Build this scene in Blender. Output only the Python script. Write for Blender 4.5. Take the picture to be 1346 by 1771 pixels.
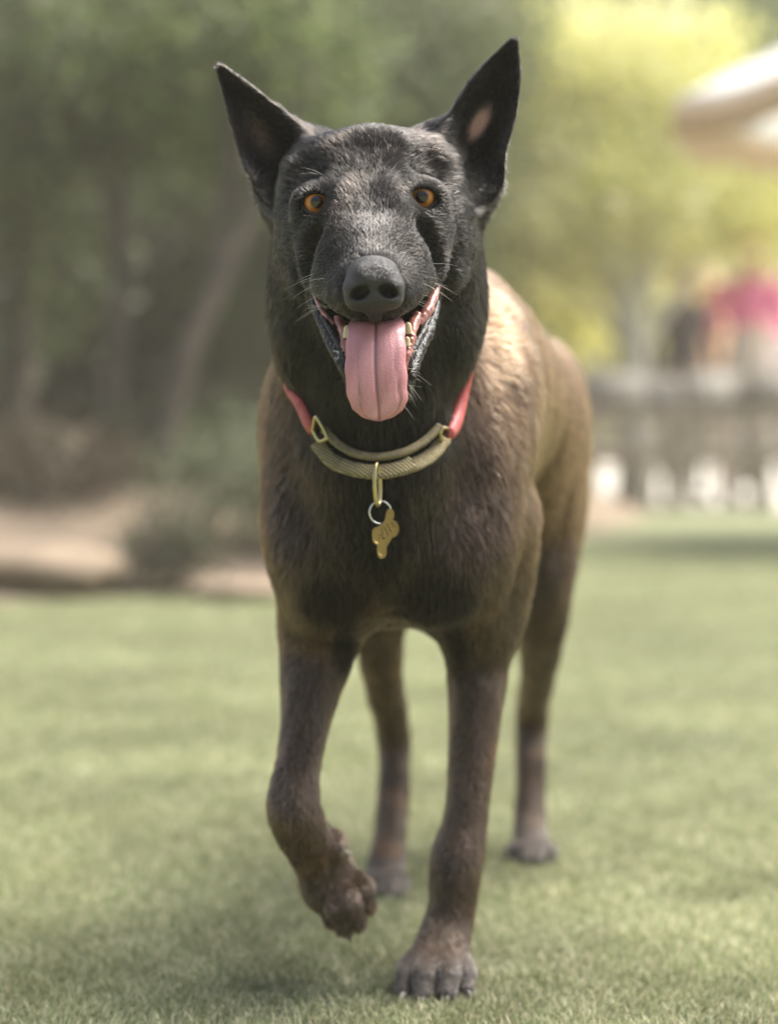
import bpy, bmesh, math, os
import numpy as np
from mathutils import Vector, Matrix, Euler

DEV = ''
R = math.radians
rng = np.random.default_rng(7)
for o in list(bpy.data.objects):
    bpy.data.objects.remove(o)
sc = bpy.context.scene
col = sc.collection

# ------------------------------------------------------------------ camera
CAM_Y, CAM_H, PITCH, FPX = -1.8, 0.4968, R(2.155), 3600.0
cam_d = bpy.data.cameras.new('camera')
cam = bpy.data.objects.new('camera', cam_d)
col.objects.link(cam)
cam.location = (0, CAM_Y, CAM_H)
cam.rotation_euler = (math.pi / 2 - PITCH, 0, 0)
cam_d.sensor_fit = 'VERTICAL'
cam_d.sensor_height = 36.0
cam_d.lens = 36.0 * FPX / 1771.0
cam_d.clip_end = 400
cam_d.clip_start = 0.05
cam_d.dof.use_dof = True
cam_d.dof.focus_distance = 1.585
cam_d.dof.aperture_fstop = 2.8
sc.camera = cam

# ------------------------------------------------------------------ sky and sun
SUN_EL, SUN_AZ = R(64), R(68)          # azimuth measured from +Y (beyond the dog) towards +X (right)
w = bpy.data.worlds.new('World')
sc.world = w
w.use_nodes = True
nt = w.node_tree
nt.nodes.clear()
sky = nt.nodes.new('ShaderNodeTexSky')
sky.sky_type = 'NISHITA'
sky.sun_disc = False
sky.sun_elevation = SUN_EL
sky.sun_rotation = SUN_AZ
sky.air_density = 1.0
sky.dust_density = 4.0
sky.ozone_density = 0.6
bg = nt.nodes.new('ShaderNodeBackground')
bg.inputs['Strength'].default_value = 0.080
wo = nt.nodes.new('ShaderNodeOutputWorld')
nt.links.new(sky.outputs[0], bg.inputs[0])
nt.links.new(bg.outputs[0], wo.inputs[0])

sl = bpy.data.lights.new('sun', 'SUN')
sun = bpy.data.objects.new('sun', sl)
col.objects.link(sun)
sl.energy = 3.7
sl.angle = R(50)
sl.color = (1.0, 0.96, 0.89)
sd = Vector((math.sin(SUN_AZ) * math.cos(SUN_EL), math.cos(SUN_AZ) * math.cos(SUN_EL), math.sin(SUN_EL)))
sun.rotation_euler = sd.to_track_quat('Z', 'Y').to_euler()

sc.view_settings.view_transform = 'Standard'
sc.view_settings.look = 'None'
sc.view_settings.gamma = 1
sc.view_settings.exposure = 1.72
sc.render.engine = 'CYCLES'
cy = sc.cycles
cy.use_denoising = True
cy.max_bounces = 8
cy.diffuse_bounces = 3
cy.glossy_bounces = 3
cy.transmission_bounces = 6
cy.transparent_max_bounces = 8
cy.volume_bounces = 1
cy.volume_step_rate = 4
cy.sample_clamp_indirect = 6
sc.cycles_curves.shape = 'RIBBONS'
sc.cycles_curves.subdivisions = 2

# ------------------------------------------------------------------ helpers
SP, CP = math.sin(PITCH), math.cos(PITCH)

def P(px, py, Y):
    """world point seen at photo pixel (px, py) lying at world depth Y"""
    x = (px - 673.0) / FPX
    v = -(py - 885.5) / FPX
    dy = CP + SP * v
    dz = -SP + CP * v
    t = (Y - CAM_Y) / dy
    return np.array([x * t, Y, CAM_H + dz * t])

RC, RS = math.cos(R(2.8)), math.sin(R(2.8))
def H(u, v, Y):
    """head frame: u pixels to the right, v pixels up of the point between the eyes"""
    return P(639 + u * RC - v * RS, 345 - u * RS - v * RC, Y)

_nw = np.random.default_rng(3).normal(size=(24, 3))
_np_ = np.random.default_rng(4).uniform(0, 6.28, 24)
def noise(p, scale, seed=0, n=8):
    """cheap smooth noise in about -1..1 at points p (N,3)"""
    r = np.zeros(len(p))
    for i in range(n):
        j = (i + seed * 5) % 24
        k = _nw[j] / np.linalg.norm(_nw[j]) * (0.6 + 0.12 * i) * scale
        r += np.sin(p @ k + _np_[j] + 1.7 * np.sin(p @ np.roll(k, 1) * 0.7 + _np_[(j + 3) % 24]))
    return r / n * 1.6

def tag(o, label=None, cat=None, group=None, kind=None):
    if label: o['label'] = label
    if cat: o['category'] = cat
    if group: o['group'] = group
    if kind: o['kind'] = kind
    return o

def empty(name, loc=(0, 0, 0)):
    o = bpy.data.objects.new(name, None)
    o.empty_display_size = 0.1
    o.location = loc
    col.objects.link(o)
    return o

def mesh_obj(name, verts, faces, mat, parent=None, smooth=True, attrs=None):
    """verts in world space; the object's origin is its parent's origin"""
    me = bpy.data.meshes.new(name)
    verts = np.asarray(verts, dtype=np.float64)
    if parent is not None:
        off = np.array(world_loc(parent))
        verts = verts - off
    faces = np.asarray(faces) if not isinstance(faces, list) else faces
    if isinstance(faces, np.ndarray):
        nf, m = faces.shape
        me.vertices.add(len(verts))
        me.vertices.foreach_set('co', verts.astype(np.float32).ravel())
        me.loops.add(nf * m)
        me.loops.foreach_set('vertex_index', faces.astype(np.int32).ravel())
        me.polygons.add(nf)
        me.polygons.foreach_set('loop_start', (np.arange(nf) * m).astype(np.int32))
        me.update(calc_edges=True)
        me.validate()
    else:
        me.from_pydata([tuple(v) for v in verts], [], faces)
        me.update()
    if attrs:
        for k, a in attrs.items():
            at = me.attributes.new(k, 'FLOAT_COLOR', 'POINT')
            c = np.ones((len(verts), 4), np.float32)
            c[:, :3] = a
            at.data.foreach_set('color', c.ravel())
    if smooth:
        me.polygons.foreach_set('use_smooth', np.ones(len(me.polygons), bool))
    me.materials.append(mat)
    o = bpy.data.objects.new(name, me)
    col.objects.link(o)
    if parent is not None:
        o.parent = parent
    return o

def world_loc(o):
    v = Vector((0, 0, 0))
    while o is not None:
        v = v + Vector(o.location)
        o = o.parent
    return v

def frames(pts):
    pts = np.asarray(pts, float)
    T = np.gradient(pts, axis=0)
    T /= np.linalg.norm(T, axis=1)[:, None] + 1e-12
    N = np.zeros_like(T)
    up = np.array([0, 0, 1.0]) if abs(T[0][2]) < 0.9 else np.array([0, 1.0, 0])
    n = np.cross(T[0], up); n /= np.linalg.norm(n)
    for i in range(len(T)):
        n = n - T[i] * (n @ T[i]); n /= np.linalg.norm(n)
        N[i] = n
    return T, N, np.cross(T, N)

def spline(pts, n):
    """Catmull-Rom through pts (rows may hold radii too), n samples"""
    pts = np.asarray(pts, float)
    q = np.vstack([2 * pts[0] - pts[1], pts, 2 * pts[-1] - pts[-2]])
    m = len(pts) - 1
    out = []
    for t in np.linspace(0, m - 1e-9, n):
        i = int(t); f = t - i
        a, b, c, d = q[i], q[i + 1], q[i + 2], q[i + 3]
        out.append(0.5 * ((2 * b) + (-a + c) * f + (2 * a - 5 * b + 4 * c - d) * f * f + (-a + 3 * b - 3 * c + d) * f ** 3))
    return np.array(out)

def tube(pts, rad, seg=10, closed=False, flat=1.0, nvec=None):
    """tube mesh along pts; returns verts, faces. flat scales the second axis; nvec orients it"""
    pts = np.asarray(pts, float)
    n = len(pts)
    rad = np.broadcast_to(np.asarray(rad, float), (n,))
    T, N, B = frames(pts)
    if closed:
        T = np.roll(pts, -1, 0) - np.roll(pts, 1, 0)
        T /= np.linalg.norm(T, axis=1)[:, None]
    if nvec is not None or closed:
        nv = np.broadcast_to(np.asarray(nvec if nvec is not None else N[0], float), (n, 3))
        N = nv - T * np.sum(nv * T, 1)[:, None]
        N /= np.linalg.norm(N, axis=1)[:, None]
        B = np.cross(T, N)
    a = np.linspace(0, 2 * np.pi, seg, endpoint=False)
    V = (pts[:, None, :] + rad[:, None, None] * (np.cos(a)[None, :, None] * N[:, None, :] + flat * np.sin(a)[None, :, None] * B[:, None, :])).reshape(-1, 3)
    F = []
    m = n if closed else n - 1
    for i in range(m):
        i2 = (i + 1) % n
        for j in range(seg):
            j2 = (j + 1) % seg
            F.append((i * seg + j, i * seg + j2, i2 * seg + j2, i2 * seg + j))
    if not closed:
        F.append(tuple(range(seg))[::-1])
        F.append(tuple((n - 1) * seg + k for k in range(seg)))
    return V, F

def join(parts):
    V, F, o = [], [], 0
    for v, f in parts:
        V.append(v)
        F += [tuple(i + o for i in q) for q in f]
        o += len(v)
    return np.vstack(V), F

def box(cx, cy, cz, sx, sy, sz, rz=0.0):
    c, s = math.cos(rz), math.sin(rz)
    V = []
    for dz in (-1, 1):
        for dx, dy in ((-1, -1), (1, -1), (1, 1), (-1, 1)):
            x, y = dx * sx / 2, dy * sy / 2
            V.append((cx + x * c - y * s, cy + x * s + y * c, cz + dz * sz / 2))
    return np.array(V), [(3, 2, 1, 0), (4, 5, 6, 7), (0, 1, 5, 4), (1, 2, 6, 5), (2, 3, 7, 6), (3, 0, 4, 7)]

# ------------------------------------------------------------------ materials
def M(name, color=(0.5, 0.5, 0.5), rough=0.6, **kw):
    m = bpy.data.materials.new(name)
    m.use_nodes = True
    b = m.node_tree.nodes['Principled BSDF']
    b.inputs['Base Color'].default_value = (*color, 1)
    b.inputs['Roughness'].default_value = rough
    for k, v in kw.items():
        b.inputs[k].default_value = v
    return m

def noisy(m, c1, c2, scale=5, detail=4, bump=0.0, bscale=None, lo=0.35, hi=0.65, coord='Object', bdist=0.01):
    t = m.node_tree; b = t.nodes['Principled BSDF']
    tc = t.nodes.new('ShaderNodeTexCoord')
    n = t.nodes.new('ShaderNodeTexNoise'); n.inputs['Scale'].default_value = scale; n.inputs['Detail'].default_value = detail
    r = t.nodes.new('ShaderNodeValToRGB')
    r.color_ramp.elements[0].position = lo; r.color_ramp.elements[0].color = (*c1, 1)
    r.color_ramp.elements[1].position = hi; r.color_ramp.elements[1].color = (*c2, 1)
    t.links.new(tc.outputs[coord], n.inputs['Vector'])
    t.links.new(n.outputs['Fac'], r.inputs[0])
    t.links.new(r.outputs[0], b.inputs['Base Color'])
    if bump:
        n2 = t.nodes.new('ShaderNodeTexNoise'); n2.inputs['Scale'].default_value = bscale or scale * 6
        n2.inputs['Detail'].default_value = 5
        t.links.new(tc.outputs[coord], n2.inputs['Vector'])
        bp = t.nodes.new('ShaderNodeBump'); bp.inputs['Strength'].default_value = bump
        bp.inputs['Distance'].default_value = bdist
        t.links.new(n2.outputs['Fac'], bp.inputs['Height'])
        t.links.new(bp.outputs[0], b.inputs['Normal'])
    return m

def attr_mat(name, attr='col', rough=0.8, spec=0.2, trans=0.0):
    m = M(name, rough=rough)
    t = m.node_tree; b = t.nodes['Principled BSDF']
    b.inputs['Specular IOR Level'].default_value = spec
    a = t.nodes.new('ShaderNodeAttribute'); a.attribute_name = attr
    t.links.new(a.outputs['Color'], b.inputs['Base Color'])
    if trans:
        tr = t.nodes.new('ShaderNodeBsdfTranslucent')
        t.links.new(a.outputs['Color'], tr.inputs['Color'])
        mx = t.nodes.new('ShaderNodeMixShader'); mx.inputs[0].default_value = trans
        out = t.nodes['Material Output']
        t.links.new(b.outputs[0], mx.inputs[1]); t.links.new(tr.outputs[0], mx.inputs[2])
        t.links.new(mx.outputs[0], out.inputs['Surface'])
    return m


# ================================================================== setting
def sheet(name, x0, x1, y0, y1, z, mat, nx=2, ny=2, hfun=None, kind='structure'):
    xs = np.linspace(x0, x1, nx); ys = np.linspace(y0, y1, ny)
    X, Y = np.meshgrid(xs, ys, indexing='ij')
    Z = np.full_like(X, z) if hfun is None else hfun(X, Y)
    V = np.stack([X, Y, Z], -1).reshape(-1, 3)
    i, j = np.meshgrid(np.arange(nx - 1), np.arange(ny - 1), indexing='ij')
    a = (i * ny + j).ravel()
    F = np.stack([a, a + ny, a + ny + 1, a + 1], 1)
    return tag(mesh_obj(name, V, F, mat), kind=kind)

turf_m = M('turf_backing', rough=0.95)
noisy(turf_m, (0.120, 0.137, 0.066), (0.200, 0.214, 0.112), scale=9, detail=8, bump=0.7, bscale=160, lo=0.30, hi=0.70, bdist=0.01)
dirt_m = noisy(M('bare_earth', rough=0.95), (0.13, 0.097, 0.067), (0.22, 0.168, 0.115), scale=3.2, detail=7, bump=0.8, bscale=22, bdist=0.03)
far_m = noisy(M('far_ground', rough=0.95), (0.14, 0.13, 0.07), (0.26, 0.23, 0.14), scale=0.8, detail=6, bump=0.4, bscale=6)
pave_m = noisy(M('pale_paving', rough=0.8), (0.52, 0.48, 0.42), (0.68, 0.64, 0.57), scale=1.5, detail=6, bump=0.2, bscale=30)

sheet('ground', -150, 150, -60, 240, -0.012, far_m)
sheet('lawn', -14, 16, -8, 11.95, 0.0, turf_m)
sheet('paving', 0.2, 40, 11.98, 34, -0.004, pave_m)
def bank_h(X, Y):
    p = np.stack([X.ravel(), Y.ravel(), 0 * X.ravel()], 1)
    n = noise(p, 3.2, 1).reshape(X.shape) * 0.05 + noise(p, 11, 2).reshape(X.shape) * 0.014
    edge = 4.15 + 0.25 * np.sin(X * 1.7 + 1) + np.maximum(0, X + 0.25) * 3.2
    t = np.clip((Y - edge) / 1.7, 0, 1)
    t2 = np.clip((Y - edge - 1.2) / 5, 0, 1)
    h = 0.26 * t * t * (3 - 2 * t) + 0.35 * t2 + n * t - 0.02 * (1 - t)
    side = np.clip((1.8 - X) / 1.2, 0, 1)
    return (h + 0.03) * side - 0.03
sheet('earth_bank', -13, 2.2, 3.6, 15, 0, dirt_m, 190, 150, bank_h)

# ---- turf blades ------------------------------------------------------------
blade_m = attr_mat('turf_blade', rough=0.55, spec=0.35, trans=0.35)
def grass():
    g = np.random.default_rng(21)
    zones = [(1.45, 2.15, 210000, 0.9), (2.15, 3.0, 100000, 1.1), (3.0, 4.2, 36000, 1.5), (4.2, 6.2, 13000, 2.2), (6.2, 9.0, 5000, 3.4)]
    if 'thin' in DEV: zones = [(a, b, c * 0.3, d * 1.7) for a, b, c, d in zones]
    Ps, Ws = [], []
    for d0, d1, den, wf in zones:
        hwid = 0.50 * d1 + 0.30
        n = int((d1 - d0) * 2 * hwid * den)
        x = g.uniform(-hwid, hwid, n); y = g.uniform(d0, d1, n) + CAM_Y
        core = 0.24 * (y - CAM_Y) + 0.10
        k = g.random(n) < np.where(np.abs(x) < core, 1.0, np.clip(1.15 - (np.abs(x) - core) / (0.9 * core), 0.12, 1) * 0.6)
        Ps.append(np.stack([x[k], y[k], np.zeros(k.sum())], 1)); Ws.append(np.full(k.sum(), wf))
    p = np.vstack(Ps); wf = np.concatenate(Ws); n = len(p)
    clump = noise(p, 60, 1); c2 = noise(p, 9, 2)
    # stitched tufts: pull blades towards row and tuft centres
    a = g.uniform(0, 2 * np.pi, n)
    lean = np.stack([np.cos(a), np.sin(a)], 1) * g.uniform(0.2, 1.0, n)[:, None] + np.stack([0.55 + 0.5 * noise(p, 25, 3), -0.25 + 0.5 * noise(p, 31, 4)], 1) * 0.55
    L = g.uniform(0.009, 0.019, n) * (1 + 0.25 * clump)
    tilt = np.clip(g.normal(0.75, 0.25, n), 0.2, 1.25)
    ln = lean / (np.linalg.norm(lean, axis=1)[:, None] + 1e-6)
    wdt = g.uniform(0.00055, 0.00095, n) * wf
    side = np.stack([-ln[:, 1], ln[:, 0], np.zeros(n)], 1)
    d3 = np.stack([ln[:, 0], ln[:, 1], np.zeros(n)], 1)
    m = p + d3 * (L * np.sin(tilt * .55) * .55)[:, None]; m[:, 2] += L * np.cos(tilt * .55) * .55
    t = m + d3 * (L * np.sin(tilt * 1.35) * .5)[:, None]; t[:, 2] += L * np.cos(tilt * 1.35) * .5
    V = np.stack([p - side * wdt[:, None], p + side * wdt[:, None], m - side * wdt[:, None] * .9, m + side * wdt[:, None] * .9, t], 1)
    b = np.arange(n) * 5
    F = np.concatenate([np.stack([b, b + 1, b + 3], 1), np.stack([b, b + 3, b + 2], 1), np.stack([b + 2, b + 3, b + 4], 1)])
    base = np.array([[0.32, 0.345, 0.180], [0.45, 0.45, 0.275], [0.225, 0.266, 0.125], [0.55, 0.51, 0.355], [0.28, 0.316, 0.158]])
    c = base[g.integers(0, 5, n)] * (1 + 0.22 * c2 + 0.12 * clump)[:, None] * g.uniform(.8, 1.15, n)[:, None]
    C = np.repeat(np.clip(c, 0.02, 0.9)[:, None, :], 5, 1)
    C[:, :2] *= 0.85
    o = mesh_obj('turf_grass', V.reshape(-1, 3), F, blade_m, smooth=False, attrs={'col': C.reshape(-1, 3)})
    tag(o, kind='stuff')
    print('blades', n)
if 'nograss' not in DEV: grass()

# ---- trees and shrubs ---------------------------------------------------------
leaf_m = attr_mat('leaf', rough=0.5, spec=0.35, trans=0.4)
bright_leaf_m = attr_mat('thin_bright_leaf', rough=0.5, spec=0.35, trans=0.5)
bark_m = noisy(M('bark', rough=0.9), (0.06, 0.047, 0.035), (0.11, 0.085, 0.065), scale=9, detail=6, bump=0.8, bscale=40)
pale_bark_m = noisy(M('pale_bark', rough=0.85), (0.66, 0.63, 0.52), (0.82, 0.78, 0.66), scale=7, detail=6, bump=0.6, bscale=30)

def leaves_mesh(blobs, n, size, cols, g, shell=0.55):
    """blobs: (cx,cy,cz,rx,ry,rz); small folded leaves through the volume, clumped on twigs"""
    bl = np.array(blobs, float)
    vol = bl[:, 3] * bl[:, 4] * bl[:, 5]
    ntw = max(8, n // 14)
    idx = g.choice(len(bl), ntw, p=vol / vol.sum())
    d = g.normal(size=(ntw, 3)); d /= np.linalg.norm(d, axis=1)[:, None]
    r = g.uniform(shell ** 2, 1.1, ntw) ** 0.5
    tw = bl[idx, :3] + d * r[:, None] * bl[idx, 3:]
    twc = g.integers(0, len(cols), ntw)
    k = g.integers(0, ntw, n)
    p = tw[k] + g.normal(0, 1, (n, 3)) * size * 1.5
    a = g.normal(size=(n, 3)); a[:, 2] -= 0.4; a /= np.linalg.norm(a, axis=1)[:, None]
    s = np.cross(a, g.normal(size=(n, 3))); s /= np.linalg.norm(s, axis=1)[:, None]
    up = np.cross(a, s)
    L = size * g.uniform(.7, 1.3, n)[:, None]
    V = np.stack([p, p + a * L * .5 + s * L * .28 + up * L * .08, p + a * L, p + a * L * .5 - s * L * .28 + up * L * .08], 1).reshape(-1, 3)
    b = np.arange(n) * 4
    F = np.concatenate([np.stack([b, b + 1, b + 2], 1), np.stack([b, b + 2, b + 3], 1)])
    cb = np.array(cols)[twc[k]] * g.uniform(.75, 1.25, n)[:, None]
    return V, F, np.repeat(np.clip(cb, 0.01, 0.95), 4, 0)

def tree(label, base, trunk, blobs, n, size, cols, group, seed, limbs=5, bark=None, name='tree', cat='tree', r0=0.08, shell=0.55, leafmat=None):
    """trunk: list of points relative to the base"""
    g = np.random.default_rng(seed)
    bark = bark or bark_m
    root = empty(name, base)
    tag(root, label, cat, group)
    b = np.array(base)
    tp = spline(np.array(trunk, float) + b, 24)
    rr = np.linspace(r0, r0 * 0.35, 24) * (1 + 0.35 * np.exp(-np.arange(24) / 1.5))
    parts = [tube(tp, rr, 12)]
    bl = np.array(blobs, float).copy(); bl[:, :3] += b
    for i in range(limbs):
        t = bl[i % len(bl), :3] + g.normal(0, 0.25, 3) * bl[i % len(bl), 3:]
        k = g.integers(9, 22)
        s = tp[k]
        mid = (s + t) / 2 + np.array([g.normal(0, .05), g.normal(0, .05), 0.08])
        q = spline([s, mid, t], 12)
        parts.append(tube(q, np.linspace(rr[k] * .6, r0 * .07, 12), 8))
        for j in range(2):
            e = q[8] + g.normal(0, 0.35, 3) * bl[i % len(bl), 3:]
            parts.append(tube(spline([q[7], (q[7] + e) / 2 + g.normal(0, .03, 3), e], 8), np.linspace(r0 * .16, r0 * .04, 8), 6))
    mesh_obj('trunk' if name != 'shrub' else 'stems', *join(parts), bark, root)
    V, F, C = leaves_mesh(bl, n, size, cols, g, shell)
    mesh_obj('crown', V, F, leafmat or leaf_m, root, smooth=False, attrs={'col': C})
    return root

def W(px, py, D):
    return P(px, py, D + CAM_Y)
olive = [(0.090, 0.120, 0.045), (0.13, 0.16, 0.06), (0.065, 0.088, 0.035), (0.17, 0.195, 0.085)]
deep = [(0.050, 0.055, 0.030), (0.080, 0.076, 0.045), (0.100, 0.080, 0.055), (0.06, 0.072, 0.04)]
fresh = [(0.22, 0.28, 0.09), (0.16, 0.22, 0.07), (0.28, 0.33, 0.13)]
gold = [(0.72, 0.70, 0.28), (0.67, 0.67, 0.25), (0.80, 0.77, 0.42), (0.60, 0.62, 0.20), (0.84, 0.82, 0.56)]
def blobs_at(base, items):
    """items: px, py, D, rx, rz (metres) -> blobs relative to base"""
    out = []
    for px, py, D, rx, rz in items:
        c = W(px, py, D) - np.array(base)
        out.append((c[0], c[1], c[2], rx, rx * 0.9, rz))
    return out
LG = 'trees of the shady wood behind the earth bank'
def wtree(label, bpx, D, trunk_px, items, n, size, cols, seed, **kw):
    b = W(bpx, 800, D); b[2] = float(bank_h(np.array([[b[0]]]), np.array([[b[1]]]))[0, 0]) - 0.05 if b[0] < 2 and b[1] < 15 else -0.03
    tr = [(0, 0, 0)] + [tuple(W(x, y, D + dd) - b) for x, y, dd in trunk_px]
    return tree(label, tuple(b), tr, blobs_at(b, items), n, size, cols, kw.pop('group', LG), seed, **kw)
wtree('slim grey-brown tree leaning right, its trunk crossing the left of the wood', 262, 7.6, [(315, 640, 0), (385, 480, .05), (455, 320, .1), (540, 120, .2)],
      [(430, 120, 8.0, .55, .35), (330, 60, 7.8, .45, .3), (500, 200, 8.2, .35, .3)], 5200, 0.055, olive + fresh[:1], 31, r0=0.052)
wtree('upright brown trunk with dark leaves, left of the leaning tree', 186, 8.2, [(196, 640, 0), (212, 470, 0), (205, 300, .1), (190, 100, .1)],
      [(150, 80, 8.4, .6, .4), (230, 160, 8.3, .4, .3), (60, 170, 8.5, .45, .4)], 5200, 0.055, olive + deep[:2], 32, r0=0.055)
wtree('bushy green tree filling the top left corner of the wood', 20, 9.2, [(30, 600, 0), (40, 350, 0), (60, 120, 0)],
      [(60, 30, 9.2, .7, .5), (-60, 200, 9.2, .6, .6), (110, 260, 9.6, .45, .4), (-40, 450, 9.4, .6, .6)], 7000, 0.06, olive, 33, r0=0.09)
wtree('broad olive tree standing in the wood straight behind the dog\'s ears', 590, 10.5, [(600, 600, 0), (620, 350, 0), (640, 100, 0)],
      [(600, 120, 10.5, .9, .6), (740, 60, 10.8, .6, .5), (460, 330, 10.8, .6, .6), (690, 330, 10.8, .6, .6), (560, 520, 11, .8, .5), (800, 10, 11, .4, .35)], 12500, 0.07, olive + [(0.17, 0.17, 0.09)], 34, r0=0.11, limbs=8)
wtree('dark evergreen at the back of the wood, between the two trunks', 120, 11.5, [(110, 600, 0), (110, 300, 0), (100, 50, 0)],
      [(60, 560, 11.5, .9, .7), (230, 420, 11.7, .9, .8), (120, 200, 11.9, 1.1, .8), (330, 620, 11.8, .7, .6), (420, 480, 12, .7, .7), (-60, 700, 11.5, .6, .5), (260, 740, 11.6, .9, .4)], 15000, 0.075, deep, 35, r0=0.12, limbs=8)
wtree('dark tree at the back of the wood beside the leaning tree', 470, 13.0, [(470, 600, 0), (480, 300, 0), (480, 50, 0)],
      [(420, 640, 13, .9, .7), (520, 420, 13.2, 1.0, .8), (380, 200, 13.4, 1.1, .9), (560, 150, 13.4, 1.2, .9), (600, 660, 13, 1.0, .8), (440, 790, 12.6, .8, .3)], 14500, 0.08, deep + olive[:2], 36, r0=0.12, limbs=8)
wtree('tall olive tree behind the wood with its crown above the dog\'s head', 760, 15.0, [(760, 600, 0), (770, 300, 0), (780, 60, 0)],
      [(700, 60, 15, 1.3, 1.0), (800, 30, 15, .7, .6), (640, 420, 15.3, 1.0, 1.1), (760, 620, 15.5, .8, .8), (620, 250, 15.4, 1.1, .9)], 14000, 0.09, olive + [(0.2, 0.2, 0.11)], 37, r0=0.13, limbs=8)
# shrubs low on the bank
SG = 'shrubs growing on the earth bank'
def shrub(label, px, py, D, rx, rz, n, cols, seed, size=0.035):
    c = W(px, py, D)
    z = float(bank_h(np.array([[c[0]]]), np.array([[c[1]]]))[0, 0]) if c[0] < 2 else 0
    b = (c[0], c[1], z - 0.03)
    r = c[2] - b[2]
    tree(label, b, [(0, 0, 0), (0.02, 0, r * .5), (0.0, 0.02, r)], [(0, 0, r, rx, rx * .8, rz), (rx * .5, .05, r * .8, rx * .6, rx * .6, rz * .7), (-rx * .5, 0, r * .75, rx * .6, rx * .6, rz * .8)],
         n, size, cols, SG, seed, name='shrub', cat='shrub', r0=0.014, limbs=6)
shrub('grey-green shrub on the bank close behind the dog\'s shoulder', 430, 830, 6.9, .30, .17, 2600, [(0.14, 0.16, 0.09), (0.10, 0.12, 0.06), (0.18, 0.19, 0.12)], 41)
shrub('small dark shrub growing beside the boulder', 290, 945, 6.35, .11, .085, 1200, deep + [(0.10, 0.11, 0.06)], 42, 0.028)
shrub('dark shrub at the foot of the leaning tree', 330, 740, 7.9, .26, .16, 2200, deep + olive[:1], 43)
shrub('brownish shrub behind the boulder at the left edge', 60, 800, 7.3, .34, .16, 2400, [(0.11, 0.085, 0.055), (0.08, 0.07, 0.045), (0.12, 0.10, 0.06)], 44)
shrub('thin green shrub high on the bank behind the dog\'s chest', 560, 760, 8.6, .35, .25, 2400, olive, 45)
# boulders on the bank
rock_m = noisy(M('sandstone', rough=0.9), (0.15, 0.112, 0.076), (0.23, 0.175, 0.12), scale=7, detail=8, bump=0.7, bscale=35)
def boulder(label, px, py, D, rx, ry, rz, seed):
    bm = bmesh.new(); bmesh.ops.create_icosphere(bm, subdivisions=5, radius=1)
    V = np.array([v.co[:] for v in bm.verts]); F = [tuple(v.index for v in f.verts) for f in bm.faces]; bm.free()
    V = V * (1 + 0.16 * noise(V, 2.2, seed)[:, None] + 0.05 * noise(V, 7, seed + 1)[:, None])
    V = np.sign(V) * np.abs(V) ** 0.85
    c = W(px, py, D)
    V = V * np.array([rx, ry, rz]) + c
    o = mesh_obj('boulder', V - c, F, rock_m); o.location = c
    tag(o, label, 'boulder', 'boulders along the foot of the bank')
boulder('large pale sandy boulder at the left end of the bank', 80, 985, 6.3, .25, .17, .075, 1)
boulder('low tan boulder half sunk beside the small dark shrub', 410, 1018, 6.2, .16, .12, .03, 2)

# ---- sunny side: yellow-green tree, beyond it a hedge ---------------------------
wtree('yellow-green tree in full sun with a pale trunk, behind the seated area', 1102, 14.6, [(1102, 760, 0), (1100, 560, 0), (1095, 380, 0), (1090, 200, 0)],
      [(1000, 130, 14.6, .65, .5), (1160, 120, 14.4, .55, .5), (930, 280, 14.8, .6, .5), (1060, 330, 14.3, .7, .45), (1230, 300, 14.6, .75, .45), (1010, 440, 14.9, .55, .35),
       (1290, 410, 14.9, .5, .25), (900, 420, 15, .45, .35), (1150, 420, 15, .5, .2), (1350, 330, 14.8, .5, .4)], 15000, 0.085, gold, 51, r0=0.125, bark=pale_bark_m, limbs=10, group='sunlit trees beyond the lawn', shell=0.2, leafmat=bright_leaf_m)
wtree('second yellow-green tree, partly hidden behind the dog and its ear, left of the pale trunk', 880, 16.5, [(880, 700, 0), (885, 500, 0), (890, 300, 0)],
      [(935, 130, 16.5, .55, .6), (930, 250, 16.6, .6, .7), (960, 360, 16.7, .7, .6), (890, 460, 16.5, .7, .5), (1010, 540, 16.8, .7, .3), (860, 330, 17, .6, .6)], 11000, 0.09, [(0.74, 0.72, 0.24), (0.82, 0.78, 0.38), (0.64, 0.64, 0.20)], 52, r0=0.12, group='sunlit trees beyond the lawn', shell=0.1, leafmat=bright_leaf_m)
wtree('darker green tree whose boughs cross the top right corner', 1290, 20.0, [(1290, 600, 0), (1280, 300, 0), (1240, 60, 0)],
      [(1180, 10, 20, 1.1, .6), (1000, -30, 20, 1.1, .6), (1290, 60, 20.5, .6, .55)], 8500, 0.11, olive + fresh, 53, r0=0.16, group='sunlit trees beyond the lawn')
def hedge(name, label, x0, x1, y, h, n, cols, size, seed, cat='hedge'):
    g = np.random.default_rng(seed)
    root = empty(name, ((x0 + x1) / 2, y, 0)); tag(root, label, cat)
    k = int((x1 - x0) / 1.1)
    bl = [(x0 + (i + .5) * (x1 - x0) / k, y + g.uniform(-.2, .2), h * g.uniform(.42, .55), .95, .6, h * .55) for i in range(k)]
    V, F, C = leaves_mesh(bl, n, size, cols, g, 0.3)
    mesh_obj('foliage', V, F, leaf_m, root, smooth=False, attrs={'col': C})
    st = [tube(spline([(x + g.normal(0, .1), y, -0.05), (x, y, h * .4), (x + g.normal(0, .3), y, h * .8)], 8), np.linspace(.04, .012, 8), 6) for x in np.linspace(x0 + .4, x1 - .4, k * 2)]
    mesh_obj('stems', *join(st), bark_m, root)
hedge('hedge', 'long tan-green hedge at the far edge of the sunny paving', 0.5, 12.0, 24.5, 2.3, 16000, [(0.30, 0.28, 0.15), (0.36, 0.33, 0.20), (0.22, 0.22, 0.11)], 0.12, 61)
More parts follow.
